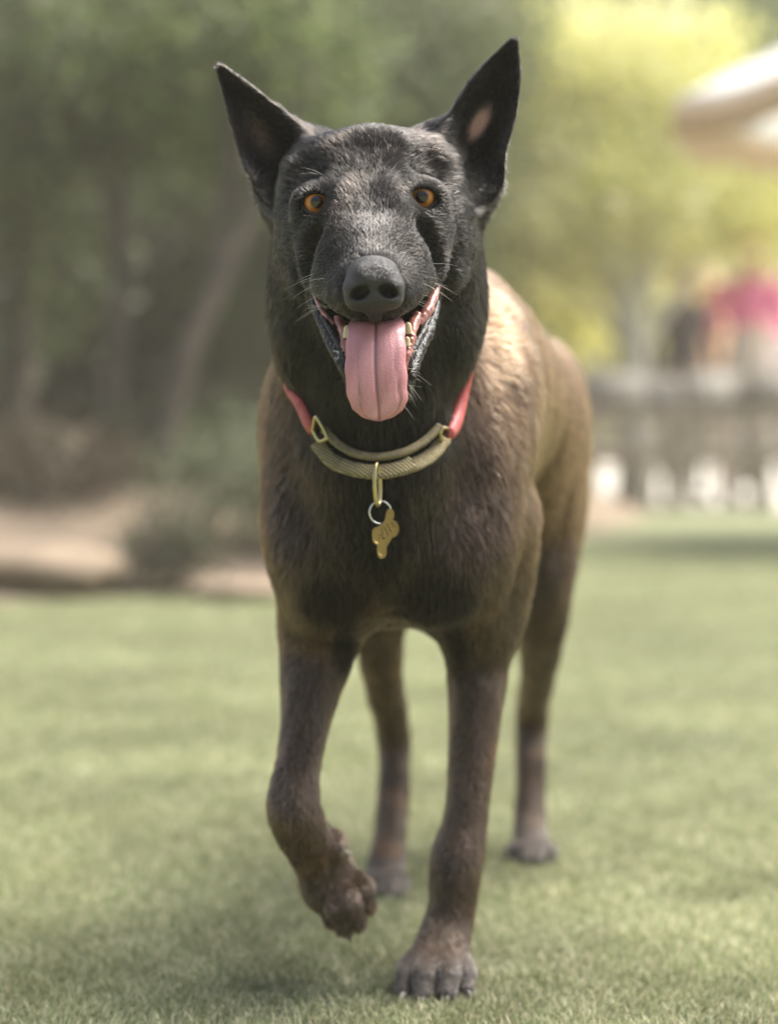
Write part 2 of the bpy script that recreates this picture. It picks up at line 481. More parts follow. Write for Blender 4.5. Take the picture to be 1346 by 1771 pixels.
hedge('woodland_edge', 'deep shady woodland edge closing the view behind the earth bank', -13.0, 1.5, 15.5, 6.5, 26000, deep + olive[:2], 0.16, 62, 'woodland')
hedge('tall_screen_hedge', 'tall pale green screen of trees far behind the paving', -2.0, 18.0, 33.0, 9.0, 24000, [(0.34, 0.34, 0.20), (0.28, 0.30, 0.15), (0.40, 0.40, 0.26)], 0.26, 63, 'hedge')

# ---- low timber rail at the lawn's far edge ----------------------------------------
wood_m = noisy(M('weathered_timber', rough=0.8), (0.22, 0.18, 0.14), (0.34, 0.285, 0.225), scale=14, detail=6, bump=0.5, bscale=60)
def rail():
    root = empty('timber_rail', (2.6, 11.6, 0)); tag(root, 'low brown timber rail on short posts along the far edge of the lawn', 'rail fence')
    def part(name, v, f, b=0.008):
        o = mesh_obj(name, v, f, wood_m, root, smooth=False)
        md = o.modifiers.new('bevel', 'BEVEL'); md.width = b; md.segments = 2
    part('rail', *box(3.1, 11.6, 0.355, 5.0, 0.11, 0.10))
    part('rail', *box(3.1, 11.66, 0.60, 5.0, 0.035, 0.07))
    for i in range(9):
        x = 1.30 + i * 0.545
        part('post', *box(x, 11.6, 0.145, 0.10, 0.095, 0.32))
    for i in range(5):
        part('upright', *box(1.30 + i * 1.09, 11.70, 0.50, 0.045, 0.04, 0.26))
rail()

# ---- cafe furniture --------------------------------------------------------------
metal_m = M('grey_metal', (0.36, 0.35, 0.33), 0.4, Metallic=0.6)
top_m = noisy(M('table_laminate', rough=0.4), (0.26, 0.23, 0.19), (0.34, 0.30, 0.25), scale=4)
weave_m = noisy(M('woven_seat', rough=0.7), (0.22, 0.20, 0.17), (0.34, 0.31, 0.27), scale=60)
def chair(label, x, y, rz):
    root = empty('cafe_chair', (x, y, 0)); root.rotation_euler = (0, 0, rz)
    tag(root, label, 'chair', 'cafe chairs behind the timber rail')
    def lp(name, vf, mat):
        v, f = vf
        o = mesh_obj(name, np.array(v) + np.array([x, y, 0]), f, mat, root)
        return o
    s = box(0, 0, 0.45, 0.44, 0.42, 0.03); lp('seat', s, weave_m).modifiers.new('b', 'BEVEL').width = 0.012
    V = []; F = []
    for i in range(9):
        a = -0.9 + 1.8 * i / 8
        for z in (0.56, 0.86):
            for r in (0.0, 0.02):
                V.append(((0.23 + r) * math.sin(a) * 1.0, 0.02 + (0.20 + r) * math.cos(a), z + 0.04 * math.cos(a)))
    for i in range(8):
        k = i * 4
        F += [(k, k + 4, k + 6, k + 2), (k + 1, k + 3, k + 7, k + 5), (k + 2, k + 6, k + 7, k + 3), (k, k + 1, k + 5, k + 4)]
    F += [(0, 2, 3, 1), (32, 33, 35, 34)]
    lp('backrest', (V, F), weave_m)
    for sx in (-1, 1):
        for sy in (-1, 1):
            lp('leg', tube([(sx * .19, sy * .18, .44), (sx * .20, sy * .19, .2), (sx * .215, sy * .21, 0)], .011, 8), metal_m)
        lp('arm', tube(spline([(sx * .21, -.17, .44), (sx * .235, -.17, .62), (sx * .235, 0, .66), (sx * .22, .16, .66)], 14), .011, 8), metal_m)
def table(label, x, y):
    root = empty('cafe_table', (x, y, 0)); tag(root, label, 'table', 'cafe tables behind the timber rail')
    off = np.array([x, y, 0])
    a = np.linspace(0, 2 * np.pi, 40, endpoint=False)
    V = [(.38 * math.cos(t), .38 * math.sin(t), z) for z in (.715, .745) for t in a]
    F = [tuple(range(40))[::-1], tuple(range(40, 80))] + [(i, (i + 1) % 40, 40 + (i + 1) % 40, 40 + i) for i in range(40)]
    mesh_obj('table_top', np.array(V) + off, F, top_m, root, smooth=False)
    v, f = tube([(0, 0, 0.02), (0, 0, .36), (0, 0, .714)], .03, 12); mesh_obj('column', v + off, f, metal_m, root)
    V = [(r * math.cos(t), r * math.sin(t), z) for r, z in ((.24, 0.0), (.23, .018), (.05, .03)) for t in a]
    F = [(k * 40 + i, k * 40 + (i + 1) % 40, (k + 1) * 40 + (i + 1) % 40, (k + 1) * 40 + i) for k in range(2) for i in range(40)]
    mesh_obj('base', np.array(V) + off, F, metal_m, root)
for lb, px, D, rz in (('grey cafe chair nearest the pale tree trunk, back to the lawn', 1060, 13.9, 3.3), ('grey cafe chair between the trunk and the dark-shirted person', 1130, 14.2, 2.8),
                      ('grey cafe chair in front of the dark-shirted person', 1205, 13.9, 3.5), ('grey cafe chair in front of the pink-shirted person', 1280, 14.1, 3.0),
                      ('grey cafe chair at the right edge of the photo', 1345, 13.9, 2.7), ('grey cafe chair beside the dog\'s flank, left end of the row', 1000, 14.3, 3.9)):
    c = W(px, 800, D); chair(lb, c[0], c[1], rz)
for lb, px, D in (('round pale cafe table beside the tree trunk', 1095, 14.9), ('round pale cafe table at the right edge of the photo', 1325, 14.8)):
    c = W(px, 800, D); table(lb, c[0], c[1])

# ---- white parasol at the right edge -----------------------------------------------
canvas_m = attr_mat('parasol_canvas', rough=0.8, spec=0.1, trans=0.5)
def parasol():
    c = W(1345, 170, 9.6); ax = c[0] + 0.95; y = c[1]
    root = empty('parasol', (ax, y, 0)); tag(root, 'white canvas parasol with a peach underside, reaching in at the right edge', 'parasol')
    V, C = [], []; n = 48; rings = 14; Rr = 1.42; top = 2.62
    for k in range(rings + 1):
        f = k / rings
        for j in range(n):
            a = 2 * math.pi * j / n
            rib = abs(math.sin(a * 4))
            r = Rr * f * (1 - 0.05 * rib * f)
            V.append((ax + r * math.cos(a), y + r * math.sin(a), top - 0.60 * f ** 1.15 - 0.05 * rib * f))
            C.append((0.86, 0.85, 0.83))
    F = [(k * n + j, k * n + (j + 1) % n, (k + 1) * n + (j + 1) % n, (k + 1) * n + j) for k in range(rings) for j in range(n)]
    o = mesh_obj('canopy', V, F, canvas_m, root, attrs={'col': np.array(C)})
    md = o.modifiers.new('s', 'SOLIDIFY'); md.thickness = 0.004
    # hanging valance
    V = [(ax + Rr * (1 - 0.05 * abs(math.sin(2 * math.pi * j / n * 4))) * math.cos(2 * math.pi * j / n), y + Rr * (1 - 0.05 * abs(math.sin(2 * math.pi * j / n * 4))) * math.sin(2 * math.pi * j / n), top - 0.605 - 0.05 * abs(math.sin(2 * math.pi * j / n * 4)) - dz) for dz in (0, 0.16) for j in range(n)]
    o = mesh_obj('valance', V, [(j, (j + 1) % n, n + (j + 1) % n, n + j) for j in range(n)], canvas_m, root, attrs={'col': np.tile([0.74, 0.60, 0.44], (2 * n, 1))})
    o.modifiers.new('s', 'SOLIDIFY').thickness = 0.003
    mesh_obj('pole', *tube([(ax, y, 0), (ax, y, 1.3), (ax, y, 2.66)], 0.022, 14), wood_m, root)
    for j in range(8):
        a = 2 * math.pi * (j + .5) / 8 + math.pi / 8 * 1
        mesh_obj('rib', *tube([(ax, y, 2.58), (ax + .7 * math.cos(a), y + .7 * math.sin(a), 2.29), (ax + 1.36 * math.cos(a), y + 1.36 * math.sin(a), 2.00)], .008, 6), wood_m, root)
    v, f = box(ax, y, 0.035, 0.5, 0.5, 0.07); mesh_obj('base', v, f, metal_m, root, smooth=False).modifiers.new('b', 'BEVEL').width = 0.01
parasol()

hedge('woodland_edge', 'leafy line of trees behind the photographer, mirrored in the dog\'s eyes', -16.0, 16.0, -11.5, 5.6, 13000, olive, 0.22, 64, 'woodland')  # unseen trees added to cut front sky fill and darken the eye reflections

# ------------------------------------------------------------------ implicit surfaces
class Grid:
    def __init__(s, lo, hi, h):
        s.lo = np.array(lo, np.float32); s.h = h
        s.n = np.ceil((np.array(hi) - np.array(lo)) / h).astype(int) + 1
        s.ax = [s.lo[i] + h * np.arange(s.n[i], dtype=np.float32) for i in range(3)]
        s.f = np.full(tuple(s.n), 0.2, np.float32)
    def apply(s, pr):
        m = pr['k'] + 3 * s.h
        sl = []
        for i in range(3):
            a = int(np.floor((pr['lo'][i] - m - s.lo[i]) / s.h)); b = int(np.ceil((pr['hi'][i] + m - s.lo[i]) / s.h)) + 1
            a = max(a, 0); b = min(b, s.n[i])
            if b <= a: return
            sl.append(slice(a, b))
        X = s.ax[0][sl[0]][:, None, None]; Y = s.ax[1][sl[1]][None, :, None]; Z = s.ax[2][sl[2]][None, None, :]
        d = pr['f'](X, Y, Z).astype(np.float32)
        g = s.f[tuple(sl)]
        k = pr['k']
        if pr['op'] == 'add':
            h = np.maximum(k - np.abs(g - d), 0) / k
            r = np.minimum(g, d) - h * h * k * 0.25
        else:
            d = -d
            h = np.maximum(k - np.abs(g - d), 0) / k
            r = np.maximum(g, d) + h * h * k * 0.25
        s.f[tuple(sl)] = r
    def mesh(s):
        f = s.f; n = s.n
        neg = f < 0
        c = np.zeros((n[0] - 1, n[1] - 1, n[2] - 1), np.int8)
        for i in (0, 1):
            for j in (0, 1):
                for k in (0, 1):
                    c += neg[i:n[0] - 1 + i, j:n[1] - 1 + j, k:n[2] - 1 + k]
        act = (c > 0) & (c < 8)
        I = np.argwhere(act)
        idx = np.full(act.shape, -1, np.int32)
        idx[act] = np.arange(len(I))
        acc = np.zeros((len(I), 3)); cnt = np.zeros(len(I))
        cv = {}
        for i in (0, 1):
            for j in (0, 1):
                for k in (0, 1):
                    cv[i, j, k] = f[I[:, 0] + i, I[:, 1] + j, I[:, 2] + k]
        for a in range(3):
            o = [x for x in range(3) if x != a]
            for p in (0, 1):
                for q in (0, 1):
                    e0 = [0, 0, 0]; e1 = [0, 0, 0]
                    e0[o[0]] = e1[o[0]] = p; e0[o[1]] = e1[o[1]] = q; e1[a] = 1
                    v0 = cv[tuple(e0)]; v1 = cv[tuple(e1)]
                    m = (v0 < 0) != (v1 < 0)
                    t = np.where(m, v0 / np.where(m, v0 - v1, 1), 0)
                    pos = np.tile(np.array(e0, float), (len(I), 1)); pos[:, a] = t
                    acc[m] += pos[m]; cnt[m] += 1
        V = s.lo + s.h * (I + acc / cnt[:, None])
        F = []
        for a in range(3):
            o = [x for x in range(3) if x != a]
            sl0 = [slice(None)] * 3; sl1 = [slice(None)] * 3
            sl0[a] = slice(0, -1); sl1[a] = slice(1, None)
            A = neg[tuple(sl0)]; B = neg[tuple(sl1)]
            E = np.argwhere(A != B)
            E = E[(E[:, o[0]] > 0) & (E[:, o[1]] > 0) & (E[:, o[0]] < n[o[0]] - 1) & (E[:, o[1]] < n[o[1]] - 1)]
            u = np.zeros(3, int); v = np.zeros(3, int); u[o[0]] = 1; v[o[1]] = 1
            q = np.stack([idx[tuple((E - x).T)] for x in (u * 0, u, u + v, v)], 1)
            flip = A[tuple(E.T)]
            if a == 1: flip = ~flip
            q[~flip] = q[~flip][:, ::-1]
            F.append(q)
        F = np.vstack(F)
        F = F[(F >= 0).all(1)]
        return V, F[:, ::-1] if False else F

def ell(c, r, rot=None, k=0.02, op='add'):
    c = np.array(c, float); r = np.array(r, float)
    Rm = np.eye(3) if rot is None else np.array(Euler(rot).to_matrix())
    ext = np.sqrt((Rm ** 2) @ (r ** 2))
    def f(X, Y, Z):
        x, y, z = X - c[0], Y - c[1], Z - c[2]
        q = [(Rm[0, i] * x + Rm[1, i] * y + Rm[2, i] * z) for i in range(3)]
        k0 = np.sqrt((q[0] / r[0]) ** 2 + (q[1] / r[1]) ** 2 + (q[2] / r[2]) ** 2)
        k1 = np.sqrt((q[0] / r[0] ** 2) ** 2 + (q[1] / r[1] ** 2) ** 2 + (q[2] / r[2] ** 2) ** 2) + 1e-6
        return k0 * (k0 - 1) / k1
    return dict(f=f, lo=c - ext, hi=c + ext, k=k, op=op)

def cone(a, b, ra, rb, k=0.02, op='add', n=None, fl=1.0):
    """tapered capsule; fl>1 flattens it along n"""
    a = np.array(a, float); b = np.array(b, float); ab = b - a; L = ab @ ab
    if n is not None:
        n = np.array(n, float); n /= np.linalg.norm(n)
    rm = max(ra, rb) * max(1, 1 / fl)
    def f(X, Y, Z):
        x, y, z = X - a[0], Y - a[1], Z - a[2]
        t = np.clip((x * ab[0] + y * ab[1] + z * ab[2]) / L, 0, 1)
        ox, oy, oz = x - t * ab[0], y - t * ab[1], z - t * ab[2]
        if n is not None:
            dn = (ox * n[0] + oy * n[1] + oz * n[2]) * (fl - 1)
            ox, oy, oz = ox + dn * n[0], oy + dn * n[1], oz + dn * n[2]
        return np.sqrt(ox * ox + oy * oy + oz * oz) - (ra + (rb - ra) * t)
    return dict(f=f, lo=np.minimum(a, b) - rm, hi=np.maximum(a, b) + rm, k=k, op=op)

def chain(pts, k=0.02, n=None, fl=1.0):
    """pts: list of (point, radius); one smooth limb along a spline"""
    q = spline([list(p) + [r] for p, r in pts], 5 * (len(pts) - 1) + 1)
    cs = [cone(q[i][:3], q[i + 1][:3], q[i][3], q[i + 1][3], k, 'add', n, fl) for i in range(len(q) - 1)]
    def f(X, Y, Z):
        d = cs[0]['f'](X, Y, Z)
        for c in cs[1:]:
            e = c['f'](X, Y, Z)
            h = np.maximum(0.004 - np.abs(d - e), 0) / 0.004
            d = np.minimum(d, e) - h * h * 0.0006
        return d
    return [dict(f=f, lo=np.min([c['lo'] for c in cs], 0), hi=np.max([c['hi'] for c in cs], 0), k=k, op='add')]

XN = (1, 0, 0)
prims = []
A = prims.append
# ---- trunk ---------------------------------------------------------------
A(ell((0.005, 0.10, 0.478), (0.090, 0.15, 0.156), (0, 0, -0.2), k=0.03))       # fore chest
A(ell((0.036, 0.25, 0.508), (0.106, 0.20, 0.140), (0, 0, -0.2), k=0.04))       # ribs
A(ell((0.072, 0.42, 0.508), (0.092, 0.17, 0.105), (0.12, 0, -0.2), k=0.05))    # loin
A(ell((0.092, 0.55, 0.500), (0.082, 0.12, 0.088), (0, 0, -0.2), k=0.05))       # croup
A(ell((0.086, 0.22, 0.578), (0.052, 0.14, 0.056), (0, 0, -0.2), k=0.04))       # top of the ribs
A(ell((0.030, 0.17, 0.605), (0.072, 0.12, 0.045), (0, 0, -0.2), k=0.05))       # withers
A(ell((-0.006, -0.035, 0.430), (0.048, 0.048, 0.065), k=0.05))                 # breastbone
A(ell(P(570, 960, 0.00), (0.040, 0.045, 0.060), k=0.03))                       # pectorals
A(ell(P(735, 960, 0.00), (0.048, 0.045, 0.060), k=0.03))
A(cone(P(650, 900, -0.100), P(655, 1030, -0.070), 0.010, 0.010, k=0.025, op='cut'))
A(ell(P(535, 810, 0.040), (0.040, 0.060, 0.085), (0, 0.08, 0), k=0.03))        # shoulders
A(ell(P(800, 800, 0.045), (0.058, 0.065, 0.095), (0, -0.10, 0), k=0.03))
A(ell(P(530, 715, 0.07), (0.036, 0.06, 0.055), k=0.03))
A(ell(P(840, 680, 0.10), (0.050, 0.08, 0.08), k=0.04))
A(cone(P(850, 700, 0.030), P(880, 880, 0.045), 0.004, 0.004, k=0.028, op='cut'))     # behind the point of the shoulder
A(cone(P(700, 1040, -0.01), P(770, 1075, 0.03), 0.006, 0.006, k=0.025, op='cut'))
A(cone(P(600, 1040, -0.01), P(560, 1060, 0.01), 0.005, 0.005, k=0.020, op='cut'))
A(cone(P(578, 950, 0.015), P(556, 1080, 0.055), 0.043, 0.034, k=0.045))       # upper arms melt into the chest
A(cone(P(785, 950, 0.030), P(826, 1090, 0.090), 0.047, 0.034, k=0.045))
A(ell((0.128, 0.36, 0.535), (0.050, 0.16, 0.062), (0, 0, -0.2), k=0.05))       # flank
# tail hangs behind
prims += chain([((0.115, 0.66, 0.53), 0.028), ((0.125, 0.73, 0.42), 0.022), ((0.125, 0.75, 0.30), 0.020), ((0.12, 0.76, 0.20), 0.010)], k=0.03)
N0 = len(prims)
# ---- neck ----------------------------------------------------------------
prims += chain([(P(652, 380, -0.045), 0.066), (P(653, 520, -0.035), 0.077), (P(650, 640, 0.02), 0.080), ((0.0, 0.10, 0.50), 0.10)], k=0.035)
A(cone(P(648, 540, -0.095), P(655, 760, -0.045), 0.052, 0.058, k=0.04))        # throat
N1 = len(prims)
A(ell(P(525, 500, -0.06), (0.026, 0.05, 0.07), k=0.03))                        # ruff
A(ell(P(778, 500, -0.06), (0.026, 0.05, 0.07), k=0.03))
# ---- planted fore leg ------------------------------------------------------
prims += chain([(P(815, 900, 0.07), 0.060), (P(832, 1040, 0.10), 0.043), (P(826, 1120, 0.10), 0.030), (P(824, 1200, 0.09), 0.0245),
                (P(815, 1320, 0.075), 0.0196), (P(804, 1420, 0.065), 0.0186), (P(790, 1490, 0.055), 0.0222),
                (P(782, 1570, 0.050), 0.0196), (P(768, 1640, 0.040), 0.0212)], k=0.012)
A(ell(P(856, 1090, 0.13), (0.018, 0.03, 0.035), k=0.02))                       # elbow
A(ell(P(816, 1515, 0.075), (0.008, 0.012, 0.014), k=0.01))                     # pisiform pad
A(ell(P(762, 1672, 0.035), (0.028, 0.026, 0.016), k=0.012))                    # paw
def toe(k1, tip, r1, r2, kk=0.0022):
    m = (np.array(k1) + np.array(tip)) / 2 + np.array([0, -0.003, 0.004])
    return [cone(k1, m, r1, r2 * 1.05, kk), cone(m, tip, r2 * 1.05, r2 * 0.86, kk)]
TOES = [((708, 1672, 0.022), (700, 1712, -0.003), .0085, .0092), ((738, 1668, 0.012), (732, 1718, -0.014), .0102, .0112),
        ((775, 1668, 0.012), (772, 1716, -0.014), .0102, .0112), ((800, 1672, 0.022), (806, 1708, 0.000), .0088, .0098)]
for a_, b_, r1, r2 in TOES:
    prims += toe(P(*a_), P(*b_), r1, r2)
for px_, u_ in ((712, 762), (740, 772), (774, 782), (798, 792)):
    A(cone(P(u_, 1575, 0.052), P(px_, 1668, 0.008 if 720 < px_ < 790 else 0.016), 0.0040, 0.0068, k=0.012))
# ---- lifted fore leg -------------------------------------------------------
prims += chain([(P(576, 930, 0.06), 0.050), (P(560, 1050, 0.07), 0.040), (P(548, 1130, 0.055), 0.0320), (P(533, 1210, 0.035), 0.0235),
                (P(520, 1300, 0.01), 0.0183), (P(507, 1385, -0.015), 0.0208), (P(517, 1425, -0.012), 0.0215), (P(548, 1478, 0.010), 0.0225),
                (P(575, 1530, 0.022), 0.0235)], k=0.010)
A(ell(P(532, 1405, 0.00), (0.010, 0.014, 0.012), k=0.01))
A(ell(P(582, 1462, 0.00), (0.009, 0.012, 0.012), k=0.008))                      # dew claw pad
A(ell(P(575, 1540, 0.020), (0.026, 0.024, 0.020), (0, 0.4, 0), k=0.010))
LT = [((555, 1545, 0.020), (575, 1588, 0.012), .0115, .0110), ((572, 1550, 0.005), (597, 1600, 0.000), .0120, .0110),
      ((595, 1545, 0.002), (615, 1590, 0.000), .0120, .0105), ((615, 1528, 0.015), (630, 1562, 0.008), .0115, .0110)]
for a_, b_, r1, r2 in LT:
    prims += toe(P(*a_), P(*b_), r1, r2)
# ---- hind leg seen on the right -------------------------------------------
A(ell(P(935, 790, 0.52), (0.054, 0.12, 0.125), (0.15, 0, -0.1), k=0.05))
prims += chain([(P(930, 880, 0.50), 0.051), (P(936, 990, 0.48), 0.036), (P(937, 1080, 0.505), 0.0275), (P(932, 1160, 0.57), 0.0190),
                (P(921, 1235, 0.655), 0.0175), (P(918, 1330, 0.64), 0.0160), (P(917, 1410, 0.62), 0.0170), (P(918, 1455, 0.60), 0.0200)], k=0.014)
A(ell(P(920, 1475, 0.585), (0.025, 0.030, 0.015), k=0.012))
for i, px in enumerate((893, 911, 930, 947)):
    prims += toe(P(px, 1468, 0.575 if i in (1, 2) else 0.58), P(px, 1485, 0.550 if i in (1, 2) else 0.565), .0095, .0105)
# ---- hind leg seen between the fore legs -----------------------------------
A(ell((0.030, 0.47, 0.42), (0.062, 0.11, 0.11), (0.1, 0, 0.0), k=0.05))
prims += chain([((0.020, 0.45, 0.38), 0.055), (P(655, 1020, 0.38), 0.042), (P(655, 1090, 0.39), 0.0270), (P(662, 1170, 0.43), 0.0200),
                (P(680, 1265, 0.505), 0.0178), (P(682, 1350, 0.49), 0.0160), (P(675, 1440, 0.46), 0.0165), (P(668, 1500, 0.44), 0.0200)], k=0.014)
A(ell(P(666, 1528, 0.425), (0.024, 0.030, 0.015), k=0.012))
for i, px in enumerate((642, 658, 675, 691)):
    prims += toe(P(px, 1520, 0.41 if i in (1, 2) else 0.42), P(px, 1542, 0.385 if i in (1, 2) else 0.395), .0095, .0105)

# ---- head ------------------------------------------------------------------
hp = []
B = hp.append
B(ell(H(0, 10, -0.100), (0.064, 0.075, 0.034), (0, -0.049, 0), k=0.02))
for s in (-1, 1):
    B(ell(H(66 * s, 56, -0.105), (0.030, 0.055, 0.024), (0, -0.049, 0), k=0.03))
B(cone(H(0, 20, -0.143), H(0, -50, -0.192), 0.047, 0.030, k=0.02))
B(cone(H(0, 0, -0.190), H(0, -120, -0.253), 0.0215, 0.0170, k=0.020))                       # bridge of the nose
B(cone(H(0, -80, -0.190), H(0, -150, -0.250), 0.0305, 0.0255, k=0.014))                       # muzzle
for s in (-1, 1):
    B(cone(H(28 * s, -118, -0.222), H(26 * s, -160, -0.257), 0.0212, 0.0186, k=0.010))        # upper lips
    B(cone(H(52 * s, -160, -0.240), H(88 * s, -128, -0.185), 0.0125, 0.0150, k=0.014))
    B(ell(H((76 if s < 0 else 84) * s, -62, -0.156), (0.028, 0.045, 0.032), k=0.025))
    B(ell(H((108 if s < 0 else 118) * s, -8, -0.118), (0.021, 0.055, 0.040), k=0.02))
    B(cone(H((108 if s < 0 else 122) * s, -30, -0.146), H(66 * s, -46, -0.186), 0.0100, 0.0070, k=0.012))         # cheek bone
    B(ell(H(78 * s, 44, -0.152), (0.026, 0.020, 0.013), (0, 0.10 * s, 0), k=0.022))          # brows
    B(ell(H(64 * s, 34, -0.178), (0.008, 0.008, 0.010), k=0.014))
    B(ell(H((112 if s < 0 else 130) * s, -85, -0.100), (0.023, 0.055, 0.042), k=0.02))
    B(ell(H((134 if s > 0 else 126) * s, -134, -0.135), (0.011 if s > 0 else 0.007, 0.020, 0.012), k=0.012))
    B(cone(H(86 * s, -162, -0.160), H(31 * s, -300, -0.225), 0.0140, 0.0110, k=0.008))        # lower jaw
for s in (-1, 1):
    B(cone(H(40 * s, -20, -0.188), H(46 * s, -100, -0.216), 0.0185, 0.0180, k=0.022))         # flesh beside the bridge
    B(ell(H(120 * s, 60, -0.186), (0.012, 0.030, 0.014), k=0.035, op='cut'))                  # temple
for s in (-1, 1):
    B(cone(H(92 * s, -52, -0.2085 - .0025 * (s > 0)), H(108 * s, -118, -0.1935 - .003 * (s > 0)), 0.003, 0.003, k=0.018, op='cut'))    # between muzzle and cheek
B(ell(H(8, -320, -0.222), (0.021, 0.018, 0.015), k=0.010))
B(cone(H(0, -190, -0.12), H(6, -280, -0.18), 0.044, 0.024, k=0.02))
EYE_R = 0.0142
def eye_c(s):
    f = H(91 * s, 0, -0.1925)
    r = f - np.array([0, CAM_Y, CAM_H]); r /= np.linalg.norm(r)
    return f + r * EYE_R, r
EYE = [eye_c(-1), eye_c(1)]
for s, (e, r) in zip((-1, 1), EYE):
    B(ell(e - r * 0.003 + np.array([0.001 * s, 0, 0]), (0.0180, 0.0135, 0.0150), k=0.014))      # lids bulge
for s, (e, r) in zip((-1, 1), EYE):
    B(ell(e - r * 0.012 + np.array([-0.0002 * s, 0, -0.0034]), (0.0125, 0.014, 0.0093), (0, -0.08 * s, 0), k=0.003, op='cut'))
B(cone(H(0, 105, -0.181), H(0, 0, -0.222), 0.006, 0.005, k=0.035, op='cut'))               # furrow between the brows

def ear(base, tip, inner, outer, Yb, Yt, cup, th, k=0.010):
    """base/tip: photo px of the ear's axis; inner/outer: (s, offset px) tables across the axis; a thin cupped shell"""
    b = P(base[0], base[1], Yb); t = P(tip[0], tip[1], Yt)
    ax = t - b; L = np.linalg.norm(ax); ax /= L
    zx = np.array([0, -1.0, 0]); zx = zx - ax * (zx @ ax); zx /= np.linalg.norm(zx)   # towards the camera
    xx = np.cross(zx, ax)                                                            # across
    if xx[0] < 0: xx = -xx
    sc_ = 1.0 / (FPX / (Yb - CAM_Y))
    si, oi = zip(*inner); so, oo = zip(*outer)
    def f(X, Y, Z):
        x, y, z = X - b[0], Y - b[1], Z - b[2]
        s = (x * ax[0] + y * ax[1] + z * ax[2]) / L
        c = x * xx[0] + y * xx[1] + z * xx[2]
        d = x * zx[0] + y * zx[1] + z * zx[2]
        lo = np.interp(s, si, oi) * sc_; hi = np.interp(s, so, oo) * sc_
        mid = (lo + hi) / 2; hw = np.maximum((hi - lo) / 2, 0.0005)
        q = np.clip((c - mid) / hw, -1.3, 1.3)
        cp = np.interp(s, [-0.4, 0.0, 0.3, 0.7, 1.0], [cup * 1.1, cup, cup * 0.8, cup * 0.4, 0.002])
        zs = -cp * (1 - q * q)
        thick = th * np.interp(s, [-0.3, 0.3, 1], [1.6, 1.0, 0.8])
        slope = np.sqrt(1 + (2 * cp * q / hw) ** 2)
        d1 = np.abs(d - zs) / slope - thick
        d2 = np.abs(c - mid) - hw
        d3 = (s - 1.0) * L
        d4 = (-0.35 - s) * L
        rr = 0.0022
        e1 = np.maximum(d1 + rr, 0); e2 = np.maximum(np.maximum(d2 * 0.8, d3 * 0.5) + rr, 0)
        dd = np.minimum(np.maximum(d1, np.maximum(d2 * 0.8, d3)) + rr, 0) + np.sqrt(e1 * e1 + e2 * e2) - rr
        return np.maximum(dd, d4)
    ext = 0.09
    lo = np.minimum(b, t) - ext; hi = np.maximum(b, t) + 0.02
    hi = np.maximum(b, t) + ext
    return dict(f=f, lo=lo, hi=hi, k=k, op='add')
EARS = [
    dict(base=(492, 296), tip=(377, 116), inner=[(-0.35, -44), (-0.2, -60), (-0.02, -64), (0.06, -58), (0.15, -58), (0.3, -52), (0.6, -33), (0.85, -16), (0.95, -9), (1.0, -5)],
         outer=[(-0.35, 42), (0, 60), (0.15, 68), (0.3, 64), (0.45, 52), (0.6, 41), (0.85, 20), (0.95, 12), (1.0, 6)], Yb=-0.095, Yt=-0.085, cup=0.030, th=0.0036),
    dict(base=(800, 282), tip=(890, 68), inner=[(-0.35, -48), (0, -60), (0.15, -60), (0.3, -54), (0.6, -42), (0.8, -27), (0.95, -11), (1.0, -5)],
         outer=[(-0.35, 46), (-0.2, 72), (-0.06, 82), (0.04, 76), (0.12, 68), (0.2, 63), (0.45, 56), (0.6, 48), (0.8, 30), (0.95, 12), (1.0, 6)], Yb=-0.095, Yt=-0.085, cup=0.032, th=0.0036),
]
for e in EARS:
    B(ear(**e))
# fill at the ear roots
B(cone(P(545, 262, -0.085), P(500, 350, -0.075), 0.016, 0.020, k=0.02))
B(cone(P(748, 252, -0.085), P(806, 345, -0.075), 0.016, 0.020, k=0.02))

HEAD_LO = np.array([-0.150, -0.31, 0.480]); HEAD_HI = np.array([0.130, -0.035, 0.865])
def build_grid(lo, hi, h, plist):
    g = Grid(lo, hi, h)
    for p in plist: g.apply(p)
    return g
allp = prims + hp
coarse = 'coarse' in DEV
Vb, Fb = build_grid((-0.16, -0.16, -0.02), (0.28, 0.80, 0.70), 0.005 if coarse else 0.003, allp).mesh()
Vh, Fh = build_grid(HEAD_LO, HEAD_HI, 0.0025 if coarse else 0.00125, allp).mesh()
SURF_G = build_grid((-0.16, -0.16, 0.30), (0.20, 0.22, 0.70), 0.003, allp)
def surf(px, py):
    """world y at which the ray through a photo pixel meets the neck and chest"""
    for y in np.arange(-0.155, 0.20, 0.0015):
        q = P(px, py, y)
        i = np.round((q - SURF_G.lo) / SURF_G.h).astype(int)
        if (i < 0).any() or (i >= SURF_G.n).any(): continue
        if SURF_G.f[tuple(i)] < 0: return y
    return 0.06
def keep(V, F, mask):
    m = mask[F].all(1)
    F = F[m]
    used = np.zeros(len(V), bool); used[F.ravel()] = True
    mp = np.cumsum(used) - 1
    return V[used], mp[F]
def in_head(V, e=0.0):
    return ((V > HEAD_LO + 0.004 + e) & (V < HEAD_HI - 0.004 - e)).all(1)
paws = []
for c, r in ((P(758, 1690, 0.02), (0.05, 0.055, 0.042)), (P(580, 1545, 0.01), (0.055, 0.05, 0.055))):
    paws.append((np.array(c) - r, np.array(c) + r))
def in_box(V, b, e=0.0):
    return ((V > b[0] + 0.004 + e) & (V < b[1] - 0.004 - e)).all(1)
mb = ~in_head(Vb, 0.006)
for b in paws: mb &= ~in_box(Vb, b, 0.006)
parts_vf = [keep(Vb, Fb, mb), keep(Vh, Fh, in_head(Vh, -0.001))]
